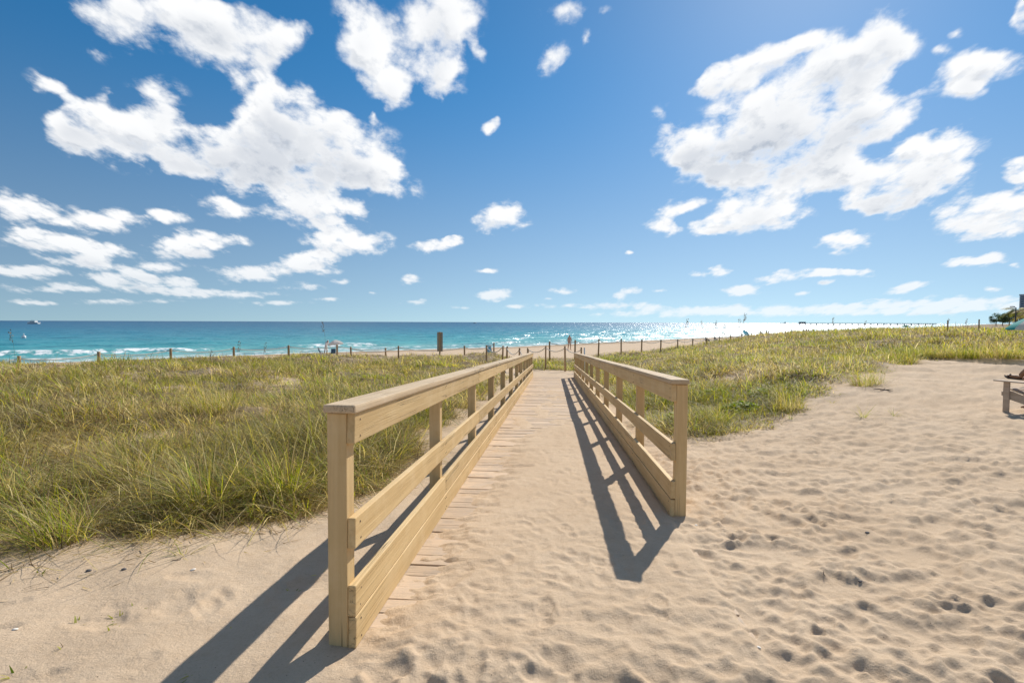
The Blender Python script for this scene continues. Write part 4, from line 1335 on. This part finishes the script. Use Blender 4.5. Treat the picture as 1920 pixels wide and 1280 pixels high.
# figure in white shirt under the white umbrella, stooping forward
ST2 = dict(STAND)
for k_ in ('waist', 'chest', 'neck', 'jaw', 'crown', 'sl', 'sr'):
    x_, y_, z_, r_ = ST2[k_]; q_ = (z_ - .95)
    ST2[k_] = (x_, y_ - q_ * .42, .95 + q_ * .93, r_)
for k_ in ('el', 'wl', 'hl', 'er', 'wr', 'hr'):
    x_, y_, z_, r_ = ST2[k_]
    ST2[k_] = (x_, y_ - .26, z_ - .02, r_)
d_ = ray(611, 650)
o = skinned('person', ST2, BONES, body_material('person', SKIN_T, (.80, .78, .76), (.75, .70, .64), (.82, .8, .78), .5, .97, 1.40, 1.55))
o.location = (d_.x * 55, 55, land_at(d_.x * 55, 55)); o.rotation_euler = (0, 0, 1.2)
tag(o, 'person in white shirt and cap stooping beside the white umbrella', 'person')
beach_person(1068, 56, 'stand', 0.6, 'person walking on the beach behind the far end of the shaded railing', (.46, .29, .2), (.5, .32, .25), (.42, .27, .2), (.12, .08, .05))
beach_person(1324, 84, 'sit', 0.8, 'dark seated person nearest the shore break, left of two', (.2, .12, .08), (.05, .05, .07), (.04, .05, .09), (.03, .02, .02))
beach_person(1341, 90, 'sit', 2.2, 'dark seated person nearest the shore break, right of two', (.22, .13, .09), (.07, .06, .06), (.06, .05, .07), (.03, .02, .02))
beach_person(1384, 88, 'sit', 0.5, 'seated person in purple beside the oval blue umbrella', (.3, .19, .13), (.16, .12, .25), (.1, .09, .16), (.04, .03, .02))

# ------------------------------------------------------------------ umbrellas and chairs on the beach
def umbrella(px, Y, r_, h, cols, tilt, label, z_edge=None, rise=0.4, scal=0.10, dx_=0.0):
    d = ray(px, 620)
    x = d.x * Y + dx_
    z0 = land_at(x, Y)
    root = empty('beach_umbrella', (x, Y, z0))
    tag(root, label, 'umbrella')
    ax = Vector((math.sin(tilt), 0, math.cos(tilt)))
    hub = Vector((0, 0, h * 0.55)) + ax * (h * 0.45)
    mb = MB(); mb.tube([(0, 0, -0.3), (0, 0, h * .55), hub], 0.02, 8); mb.build('pole', plain('umbrella_pole', (.75, .74, .72), .4), root)
    rot = Matrix.Rotation(tilt, 3, 'Y')
    n = 8
    for k_ in range(n):
        bm = bmesh.new()
        rows = []
        for i in range(6):
            f = i / 5
            row = []
            for j in range(5):
                a = 2 * math.pi * (k_ + j / 4) / n
                belly = 1 - 0.05 * f * math.sin(math.pi * j / 4)
                p = Vector((math.cos(a) * r_ * f * belly, math.sin(a) * r_ * f * belly, -rise * f ** 1.7))
                row.append(bm.verts.new(hub + rot @ p))
            rows.append(row)
        for ra, rb in zip(rows, rows[1:]):
            for j in range(4):
                try: bm.faces.new((ra[j], rb[j], rb[j + 1], ra[j + 1]))
                except ValueError: pass
        e = rows[-1]                                        # valance hanging from the rim
        low = [bm.verts.new(v.co - rot @ Vector((0, 0, scal * (0.75 + 0.25 * math.sin(math.pi * j / 4))))) for j, v in enumerate(e)]
        for j in range(4): bm.faces.new((e[j], low[j], low[j + 1], e[j + 1]))
        bmesh.ops.remove_doubles(bm, verts=bm.verts[:], dist=1e-5)
        mb = MB(); mb.bm.free(); mb.bm = bm
        mb.build('canopy_panel', cols[k_ % len(cols)], root, True)
    mb = MB(); mb.tube([hub, hub + ax * 0.08], [0.03, 0.01], 8); mb.build('finial', plain('finial', (.6, .6, .6)), root)
    for k_ in range(n):
        a = 2 * math.pi * k_ / n
        mb = MB(); mb.tube([hub + rot @ Vector((0, 0, -0.01)), hub + rot @ Vector((math.cos(a) * r_ * .97, math.sin(a) * r_ * .97, -rise * .94 - 0.012))], 0.006, 5)
        mb.build('rib', plain('rib', (.7, .7, .7)) if k_ == 0 else bpy.data.materials['rib'], root)
    return root
def fabric(name, c): return grass_like(name, c)
def grass_like(name, c):
    m, t, b, o = material(name)
    n = t.noise(t.new('ShaderNodeTexCoord').outputs['Object'], 6.0, 4.0)
    cc = t.mix(n, tuple(x * .85 for x in c), c)
    t.l.new(cc, b.inputs['Base Color']); b.inputs['Roughness'].default_value = 0.8
    tr = t.new('ShaderNodeBsdfTranslucent'); t.l.new(cc, tr.inputs['Color'])
    mx = t.new('ShaderNodeMixShader'); mx.inputs[0].default_value = 0.35
    t.l.new(b.outputs[0], mx.inputs[1]); t.l.new(tr.outputs[0], mx.inputs[2]); t.l.new(mx.outputs[0], o.inputs[0])
    return m
F_WHITE = fabric('canvas_white', (.80, .78, .74)); F_GREY = fabric('canvas_grey', (.55, .54, .53))
F_TEAL = fabric('canvas_teal', (.02, .36, .36)); F_BLUE = fabric('canvas_blue', (.10, .33, .46)); F_NAVY = fabric('canvas_navy', (.05, .11, .2))
umbrella(630, 54, 0.80, 1.62, [F_WHITE, F_GREY, F_WHITE], -0.12, 'white beach umbrella over a folding chair behind the rope fence', rise=0.42, scal=.12)
umbrella(1395, 86, 0.78, 1.75, [F_BLUE], 1.0, 'blue umbrella tilted so it shows as an oval on the bright beach', rise=0.28)
umbrella(1920, 24, 1.15, 1.92, [F_TEAL, F_TEAL, F_TEAL, F_TEAL, F_WHITE, F_TEAL, F_TEAL, F_WHITE], 0.0, 'teal and white striped umbrella at the right edge above the grass', rise=0.62, scal=.10, dx_=0.72)
umbrella(1698, 300, 2.0, 2.6, [fabric('canvas_seagreen', (.10, .36, .30))], 0.0, 'small sea green umbrella far along the beach before the pier', rise=0.9, scal=.3)
def folding_chair(px, Y, rz, cloth, label, s_=1.0):
    d = ray(px, 620); x = d.x * Y
    root = empty('beach_chair', (x, Y, land_at(x, Y)), rz)
    tag(root, label, 'chair')
    fr = plain('chair_frame', (.45, .45, .46), .4, metal=.5)
    def P(*pts): return [Vector(p) * s_ for p in pts]
    for sx in (-.28, .28):
        mb = MB(); mb.tube(P((sx, -.28, .02), (sx, .22, .42)), .014 * s_, 6); mb.build('leg', fr, root)
        mb = MB(); mb.tube(P((sx, .26, .02), (sx, -.22, .42), (sx, .22, .46)), .014 * s_, 6); mb.build('arm_frame', fr, root)
        mb = MB(); mb.tube(P((sx * .92, .20, .25), (sx * .92, .42, .86)), .014 * s_, 6); mb.build('back_post', fr, root)
    bm = bmesh.new()
    for (a, b, nm) in (((-.26, -.24, .27), (.26, .20, .22), 'seat'), ((-.26, .20, .24), (.26, .42, .86), 'backrest')):
        mb = MB()
        rows = []
        for i in range(6):
            t = i / 5
            y = a[1] + (b[1] - a[1]) * t; z = a[2] + (b[2] - a[2]) * t
            sg_ = -.05 * math.sin(math.pi * t)
            rows.append([mb.bm.verts.new(Vector((xx, y - (sg_ if nm == 'backrest' else 0), z + (sg_ if nm == 'seat' else 0))) * s_) for xx in (-.26, 0, .26)])
        for ra, rb in zip(rows, rows[1:]):
            for j in range(2): mb.bm.faces.new((ra[j], ra[j + 1], rb[j + 1], rb[j]))
        mb.build(nm, cloth, root, True)
    bm.free()
folding_chair(604, 54.5, 2.2, F_NAVY, 'low folding beach chair beside the stooping person')
folding_chair(624, 53.4, 3.6, F_NAVY, 'folding beach chair in the shade of the white umbrella', 0.85)
folding_chair(920, 44, 0.6, F_BLUE, 'blue and white beach chair behind the rope fence at the path', 1.0)

# far sunbathers along the shore
rg = random.Random(77)
proto = {}
lab_far = 'one of the tiny dark figures on the distant beach before the pier'
for k_ in range(34):
    px = rg.uniform(1488, 1762) if k_ > 7 else rg.uniform(1415, 1530)
    u_ = ray(px, 610).x
    lo_, hi_ = 60.0, 2000.0                                  # walk out along this bearing to the water's edge
    while hi_ - lo_ > 0.5:
        mid_ = (lo_ + hi_) / 2
        if mid_ < float(water_edge(u_ * mid_)): lo_ = mid_
        else: hi_ = mid_
    Y = lo_ * rg.uniform(0.80, 0.97)
    x = u_ * Y
    ps = 'stand' if rg.random() < .6 else 'sit'
    cl = rg.choice([(.05, .06, .10), (.12, .04, .05), (.04, .04, .05), (.1, .12, .22), (.3, .28, .27)])
    if (ps, cl) not in proto:
        o = skinned('person', STAND if ps == 'stand' else SIT, BONES, body_material('person', (.26, .16, .11), cl, tuple(c_ * .7 for c_ in cl), (.04, .03, .02), **SHORTS[ps]), sub=0)
        proto[(ps, cl)] = o
    else:
        o = proto[(ps, cl)].copy(); COL.objects.link(o)
    o.location = (x, Y, land_at(x, Y)); o.rotation_euler = (0, 0, rg.uniform(0, 6.28))
    tag(o, lab_far, 'person', 'distant beach visitors')

# ------------------------------------------------------------------ adirondack chair and the person sitting in it
def adirondack(back, label):
    A = at(1886, 768, 8.75)
    q = Matrix.Rotation(R(-72), 3, 'Z') @ Vector((0, back, 0))
    x, y = A.x + q.x, A.y + q.y
    root = empty('adirondack_chair', (x, y, ground_z(x, y) - 0.02), R(-72))
    tag(root, label, 'chair')
    m = M_GREYWOOD
    # faces -X; width runs along Y
    for y in (0.0, 0.62):
        mb = MB(); mb.box(-.043, .043, y - .012, y + .014, 0, .53, .004); mb.build('front_leg', m, root)
        mb = MB(); mb.box(-.16, .66, y - .07, y + .07, .532, .556, .006); mb.build('armrest', m, root)
        mb = MB(); mb.box(-.068, -.045, y - .01, y + .03, .29, .36, .003); mb.build('cleat', m, root)
        yy = y + (.03 if y < .3 else -.03)
        bm = bmesh.new()
        pr = [(-.06, .385), (.06, .375), (.42, .24), (.86, .0), (.78, .0), (.40, .13), (-.06, .26)]
        f0 = [bm.verts.new((x, yy - .012, z)) for x, z in pr]; f1 = [bm.verts.new((x, yy + .012, z)) for x, z in pr]
        bm.faces.new(f0[::-1]); bm.faces.new(f1)
        for i in range(len(pr)): bm.faces.new((f0[i], f0[(i + 1) % 7], f1[(i + 1) % 7], f1[i]))
        mb = MB(); mb.bm.free(); mb.bm = bm; mb.build('seat_rail', m, root)
    for i in range(6):
        x = -.03 + i * .088
        z = .392 - max(0, x - .05) * .37
        mb = MB(); mb.box(-.04, .04, .03, .59, 0, .022, .004)
        o = mb.build('seat_slat', m, root); o.location = (x, 0, z); o.rotation_euler = (0, .35 if x > .05 else 0, 0)
    for i in range(6):
        mb = MB(); mb.box(0, .022, -.044, .044, 0, .84 - .03 * abs(i - 2.5), .004)
        o = mb.build('back_slat', m, root); o.location = (.47, .075 + i * .094, .20); o.rotation_euler = (0, .42, 0)
    for zz, xx in ((.30, .54), (.74, .735)):
        mb = MB(); mb.box(xx, xx + .022, .0, .62, zz, zz + .08, .003); mb.build('back_rail', m, root)
    return root
ch = adirondack(0.0, 'weathered grey brown wooden adirondack chair cut off by the right edge of the picture')
M_LEG = plain('skin_tan', (.30, .165, .095), .55, .12, 14)
c0 = ch.location
def W_(x, y, z, r_): return (x, y, z, r_)
SEATED = {'pelvis': W_(.46, 0, .40, .15), 'waist': W_(.55, 0, .56, .14), 'chest': W_(.66, 0, .78, (.13, .17)), 'neck': W_(.72, 0, .95, .055), 'jaw': W_(.70, 0, 1.04, .075), 'crown': W_(.73, 0, 1.16, .085),
          'sl': W_(.66, -.18, .88, .06), 'el': W_(.50, -.27, .68, .045), 'wl': W_(.30, -.29, .62, .032), 'hl': W_(.20, -.29, .61, .036),
          'sr': W_(.66, .18, .88, .06), 'er': W_(.50, .27, .68, .045), 'wr': W_(.30, .29, .62, .032), 'hr': W_(.20, .29, .61, .036),
          'hipl': W_(.38, -.09, .43, .095), 'tl': W_(.33, -.04, .66, .085), 'kl': W_(.24, .0, .88, .066), 'cl': W_(.15, -.01, .77, .056), 'al': W_(.035, -.02, .645, .040), 'heel': W_(.055, -.02, .605, .036), 'fl': W_(-.06, -.03, .608, .034), 'toe': W_(-.155, -.04, .618, .022),
          'hipr': W_(.38, .12, .43, .095), 'kr': W_(.0, .27, .50, .066), 'ar': W_(.03, .29, .09, .042), 'fr': W_(-.11, .31, .035, .032)}
SB = [('pelvis', 'waist'), ('waist', 'chest'), ('chest', 'neck'), ('neck', 'jaw'), ('jaw', 'crown'), ('chest', 'sl'), ('sl', 'el'), ('el', 'wl'), ('wl', 'hl'), ('chest', 'sr'), ('sr', 'er'), ('er', 'wr'), ('wr', 'hr'),
      ('pelvis', 'hipl'), ('hipl', 'tl'), ('tl', 'kl'), ('kl', 'cl'), ('cl', 'al'), ('al', 'heel'), ('heel', 'fl'), ('fl', 'toe'), ('pelvis', 'hipr'), ('hipr', 'kr'), ('kr', 'ar'), ('ar', 'fr')]
body = skinned('person', SEATED, SB, M_LEG, None, 2)
body.location = c0 + Matrix.Rotation(R(-72), 3, 'Z') @ Vector((0, 0.31, 0))
body.rotation_euler = (0, 0, R(-72))
tag(body, 'tanned person in the wooden chair of whom only one sandalled foot and shin show', 'person')
bm = bmesh.new()                                            # sandal sole with upturned toe
out = [(-.0, .0), (.02, .034), (.08, .046), (.16, .040), (.24, .036), (.285, .022), (.295, 0), (.285, -.022), (.24, -.036), (.16, -.038), (.08, -.044), (.02, -.032)]
lo = [bm.verts.new((x - .19, y - .03, 0.573 + .05 * max(0, (.09 - x) / .09) ** 2 - .01)) for x, y in out]
hi = [bm.verts.new((x - .19, y - .03, 0.573 + .05 * max(0, (.09 - x) / .09) ** 2 + .008)) for x, y in out]
bm.faces.new(lo[::-1]); bm.faces.new(hi)
for i in range(12): bm.faces.new((lo[i], lo[(i + 1) % 12], hi[(i + 1) % 12], hi[i]))
mb = MB(); mb.bm.free(); mb.bm = bm
mb.build('sandal', plain('sandal_rubber', (.05, .035, .03), .6), body)
mb = MB(); mb.tube([(-.12, -.07, .58), (-.11, -.06, .625), (-.10, -.03, .648), (-.11, .0, .625), (-.12, .015, .58)], .009, 6)
mb.build('sandal_strap', bpy.data.materials['sandal_rubber'], body)

# ------------------------------------------------------------------ vessels
M_HULL = plain('white_hull', (.78, .78, .77), .35); M_SHIP = plain('ship_grey', (.16, .18, .22), .6); M_GLASS = plain('cabin_glass', (.03, .04, .05), .1)
def hull(mb, L, Bm, H, sheer=.25):
    ys = np.linspace(-L / 2, L / 2, 11)
    rings = []
    for y in ys:
        t = (y + L / 2) / L
        w = Bm / 2 * (1 - max(0, (t - .55) / .45) ** 2.2) * (0.85 + .15 * min(1, t * 4))
        zt = H * (1 + sheer * max(0, t - .4))
        rings.append([mb.bm.verts.new(p) for p in ((-w, y, zt), (-w * .75, y, 0), (0, y, -H * .25), (w * .75, y, 0), (w, y, zt))])
    for a, b in zip(rings, rings[1:]):
        for j in range(4): mb.bm.faces.new((a[j], a[j + 1], b[j + 1], b[j]))
        mb.bm.faces.new((a[4], a[0], b[0], b[4]))
    mb.bm.faces.new(rings[0]); mb.bm.faces.new(rings[-1][::-1])
def yacht(px, Y, s_, rz, label):
    d = ray(px, 606)
    root = empty('motor_yacht', (d.x * Y, Y, SEA_Z + .2), rz)
    root.scale = (s_, s_, s_)
    tag(root, label, 'boat')
    mb = MB(); hull(mb, 12, 3.6, 1.3); mb.build('hull', M_HULL, root)
    mb = MB(); mb.box(-1.3, 1.3, -3.2, 2.2, 1.3, 2.6, .15); cb = mb.build('cabin', M_HULL, root)
    for sx in (-1.31, 1.31):
        mb = MB(); mb.box(sx - .02, sx + .02, -2.6, 1.6, 1.8, 2.3); mb.build('window', M_GLASS, cb)
    mb = MB(); mb.box(-1.1, 1.1, -2.6, .6, 3.5, 3.65, .05); mb.build('flybridge_roof', M_HULL, root)
    for q in ((-1, -2.4), (1, -2.4), (-1, .4), (1, .4)):
        mb = MB(); mb.tube([(q[0], q[1], 2.6), (q[0], q[1], 3.5)], .05, 6); mb.build('roof_post', M_HULL, root)
yacht(62, 620, 1.35, 1.45, 'white motor yacht on the horizon at the far left')
yacht(890, 1500, 1.0, 1.3, 'tiny white boat on the horizon above the far end of the boardwalk')
def ship(px, Y, L, rz, label):
    d = ray(px, 603)
    root = empty('cargo_ship', (d.x * Y, Y, SEA_Z), rz)
    tag(root, label, 'ship')
    mb = MB(); hull(mb, L, L * .16, L * .07, .1); mb.build('hull', M_SHIP, root)
    mb = MB(); mb.box(-L * .07, L * .07, -L * .46, -L * .34, L * .07, L * .24, L * .004); mb.build('bridge_house', plain('ship_house', (.4, .42, .45)), root)
    mb = MB(); mb.tube([(0, -L * .38, L * .24), (0, -L * .38, L * .31)], L * .018, 8); mb.build('funnel', M_SHIP, root)
    for q in (-.2, .0, .2):
        mb = MB(); mb.tube([(0, L * q, L * .07), (0, L * q, L * .17)], L * .008, 6); mb.build('crane_mast', M_SHIP, root)
ship(1340, 6000, 46, 0.9, 'smaller dark ship on the horizon')
ship(1468, 6200, 72, 1.7, 'longer dark ship on the horizon left of the pier')
# channel buoy
b0 = at(45, 641, 120)
root = empty('buoy', (b0.x, b0.y, SEA_Z)); tag(root, 'pale marker buoy in the water at the far left', 'buoy')
mb = MB(); mb.tube([(0, 0, -.4), (0, 0, .35), (0, 0, .5)], [.4, .4, .25], 12); mb.build('float', M_HULL, root, True)
mb = MB(); mb.tube([(0, 0, .5), (0, 0, 1.0)], [.12, .05], 8); mb.build('topmark', M_HULL, root, True)

# ------------------------------------------------------------------ fishing pier
def pier():
    A = Vector((747, 900, 0)); B = Vector((747 - .72 * 222, 900 + .69 * 222, 0))
    L = (B - A).length
    root = empty('fishing_pier', (A.x, A.y, SEA_Z), math.atan2((B - A).y, (B - A).x))
    tag(root, 'long fishing pier on piles reaching out to sea on the right', 'pier')
    m = plain('pier_concrete', (.17, .18, .19), .8)
    mb = MB(); mb.box(0, L, -2.2, 2.2, 3.0, 4.0); mb.build('deck', m, root)
    n = 22
    base = None
    for k_ in range(n):
        if base is None:
            mb = MB()
            for y in (-1.7, 1.7): mb.tube([(0, y, -3), (0, y, 3.0)], .5, 8)
            mb.box(-.5, .5, -2.3, 2.3, 2.55, 2.995)
            base = mb.build('pile_bent', m, root); o = base
        else:
            o = base.copy(); COL.objects.link(o)
        o.location = (L * (k_ + .6) / n, 0, 0)
    for y in (-2.1, 2.1):
        mb = MB(); mb.box(0, L, y - .05, y + .05, 4.85, 5.0)
        r_ = mb.build('railing', m, root)
        for k_ in range(56):
            mb = MB() if k_ == 0 else None
            if k_ == 0:
                mb.box(-.06, .06, -.05, .05, 4.0, 4.85); pm = mb.build('rail_post', m, r_); pm.location = (L * .01, y, 0); first = pm
            else:
                q = first.copy(); COL.objects.link(q); q.location = (L * (.01 + k_ * .0176), y, 0)
    mb = MB(); mb.box(L - 14, L - 3, -2.6, 2.6, 4.0, 6.4); w = mb.build('shelter', m, root)
    mb = MB()
    for sx in (0, 1):
        pass
    mb.box(L - 15, L - 2, -3.2, 3.2, 6.4, 6.7); mb.build('shelter_roof', m, root)
pier()

# ------------------------------------------------------------------ far trees, palms, lamp and tower
M_BARK = plain('bark', (.16, .12, .09), .9, .25, 6, .4)
def leaf_cloud(n, blobs, size, pal, seed):
    g = np.random.default_rng(seed)
    bi = g.integers(0, len(blobs), n)
    B = np.array(blobs)
    v = g.normal(size=(n, 3)); v /= np.linalg.norm(v, axis=1)[:, None]
    rad = g.random(n)[:, None] ** 0.45
    c = B[bi, :3] + v * rad * B[bi, 3:4] * np.array([1, 1, .8])
    a = g.normal(size=(n, 3)); a /= np.linalg.norm(a, axis=1)[:, None]
    b = np.cross(a, g.normal(size=(n, 3))); b /= np.linalg.norm(b, axis=1)[:, None]
    s_ = size * g.uniform(.5, 1.3, n)[:, None]
    V = np.stack([c - a * s_, c + b * s_ * .5, c + a * s_, c - b * s_ * .5], 1).reshape(-1, 3)
    col = np.repeat(pal[g.integers(0, len(pal), n)] * g.uniform(.7, 1.3, (n, 1)), 4, 0)
    return V, np.arange(4 * n), np.arange(n) * 4, col
def tree(px, py_top, Y, w, label, seed, pal):
    top = at(px, py_top, Y)
    z0 = land_at(top.x, Y)
    H = top.z - z0
    root = empty('tree', (top.x, Y, z0)); tag(root, label, 'tree')
    g = random.Random(seed)
    mb = MB(); mb.tube([(0, 0, -.3), (.1, 0, H * .3), (0, .1, H * .7)], [H * .035, H * .028, H * .012], 8)
    for k_ in range(5):
        a = g.uniform(0, 6.28)
        mb.tube([(0.05, 0, H * (.25 + .07 * k_)), (math.cos(a) * w * .35, math.sin(a) * w * .35, H * (.5 + .07 * k_)), (math.cos(a) * w * .6, math.sin(a) * w * .6, H * (.6 + .06 * k_))], [H * .016, H * .01, H * .004], 6)
    mb.build('trunk', M_BARK, root, True)
    bl = [(g.gauss(0, w * .35), g.gauss(0, w * .35), H * g.uniform(.35, .88), w * g.uniform(.22, .42)) for _ in range(11)]
    V, Lp, S, C = leaf_cloud(3200, bl, H * .03, pal, seed)
    link('crown', np_mesh('crown', V, Lp, S, M_GRASS, C, smooth=False), root)
DARKG = np.array([(.05, .075, .035), (.07, .10, .045), (.04, .06, .035), (.09, .12, .06)])
tree(1868, 590, 165, 2.6, 'dark bushy tree at the shore end of the far beach, leftmost of the clump', 1, DARKG)
tree(1880, 588, 160, 2.6, 'dark tree in the middle of the far clump', 2, DARKG)
tree(1893, 581, 150, 2.8, 'dark feathery tree with the highest crown of the far clump', 3, DARKG)
tree(1906, 588, 155, 3.0, 'dark tree of the far clump half hidden behind the palms', 4, DARKG)
def palm(px, py_c, Y, R_, label, seed, droop=1.0):
    c = at(px, py_c, Y)
    z0 = land_at(c.x, Y)
    root = empty('palm_tree', (c.x, Y, z0)); tag(root, label, 'palm')
    H = c.z - z0
    g = random.Random(seed)
    mb = MB(); mb.tube([(0, 0, -.3), (.08, 0, H * .4), (.02, 0, H * .8), (0, 0, H)], [.2, .16, .14, .16], 10)
    mb.build('trunk', M_BARK, root, True)
    for k_ in range(15):
        a = 2 * math.pi * k_ / 15 + g.uniform(-.15, .15)
        el = g.uniform(-.1, .9)
        f = lambda t: Vector((math.cos(a) * R_ * t * math.cos(el * .6), math.sin(a) * R_ * t * math.cos(el * .6), H + R_ * (math.sin(el) * t - droop * .62 * t * t)))
        V, Lp, S = [], [], []
        N = 16
        for i in range(N):
            t = .12 + .86 * i / N
            p, q = f(t), f(t + .03)
            side = Vector((-math.sin(a), math.cos(a), 0))
            ln = R_ * .30 * math.sin(math.pi * min(1, t * .9 + .12)) + .05
            for sd in (-1, 1):
                tip = p + side * sd * ln + (q - p).normalized() * ln * .5 - Vector((0, 0, ln * .45))
                b_ = len(V)
                V += [p, q + (q - p) * .35, tip]
                Lp += [b_, b_ + 1, b_ + 2]; S.append(b_)
        cc = np.array([(.26, .23, .07), (.19, .19, .06), (.31, .25, .10), (.14, .15, .05)])[g.randrange(4)]
        me = np_mesh('frond', np.array(V), np.array(Lp), np.array(S), M_GRASS, np.tile(cc * g.uniform(.8, 1.2), (len(V), 1)), smooth=False)
        link('frond', me, root)
palm(1907, 581, 70, 1.9, 'yellowish palm with drooping fronds above the teal umbrella', 5, 1.1)
palm(1926, 586, 66, 1.8, 'yellowish palm cut off by the right edge', 6, 1.2)
tw = at(1912, 553, 700)
root = empty('apartment_tower', (tw.x + 16 * .71 + 12 * .71, 700 - 16 * .71 + 12 * .71, -2), R(-45)); tag(root, 'pale blue grey apartment tower rising behind the trees at the right edge', 'building')
Hh = tw.z + 2
m_t = plain('tower_wall', (.34, .40, .48), .7); m_w = plain('tower_glass', (.08, .12, .18), .15)
mb = MB(); mb.box(-16, 16, -12, 12, 0, Hh); wl = mb.build('wall', m_t, root)
mb = MB(); mb.box(-16.6, 16.6, -12.6, 12.6, Hh + .01, Hh + 1.0); mb.build('roof', m_t, root)
mb = MB(); mb.box(-6, 2, -5, 5, Hh + 1.01, Hh + 3.4); mb.build('plant_room', m_t, root)
nf = int(Hh // 3.2)
for fl in range(nf):
    for i in range(7):
        mb = MB(); mb.box(-14.6 + i * 4.3, -11.8 + i * 4.3, -12.12, -11.95, fl * 3.2 + 1.0, fl * 3.2 + 2.7); mb.build('window', m_w, wl)
    mb = MB(); mb.box(-16.3, 16.3, -12.9, -12.01, fl * 3.2 + .2, fl * 3.2 + .45); mb.build('balcony', m_t, root)
for fl in range(nf):
    for i in range(5):
        mb = MB(); mb.box(-16.12, -15.95, -10 + i * 4.3, -7.4 + i * 4.3, fl * 3.2 + 1.0, fl * 3.2 + 2.7); mb.build('window', m_w, wl)
lp = at(1905, 577, 58)
z0 = land_at(lp.x, lp.y)
root = empty('lamp_post', (lp.x, lp.y, z0)); tag(root, 'slim dark lamp post in front of the palms', 'lamp')
mk_ = plain('dark_metal', (.06, .06, .065), .5)
mb = MB(); mb.tube([(0, 0, -.3), (0, 0, .5), (0, 0, lp.z - z0)], [.09, .07, .05], 8); mb.build('pole', mk_, root)
mb = MB(); mb.tube([(0, 0, lp.z - z0), (-.3, 0, lp.z - z0 + .12)], .04, 6); mb.build('arm', mk_, root)
mb = MB(); mb.box(-.6, -.25, -.12, .12, lp.z - z0 + .08, lp.z - z0 + .18, .02); mb.build('lamp_head', mk_, root)
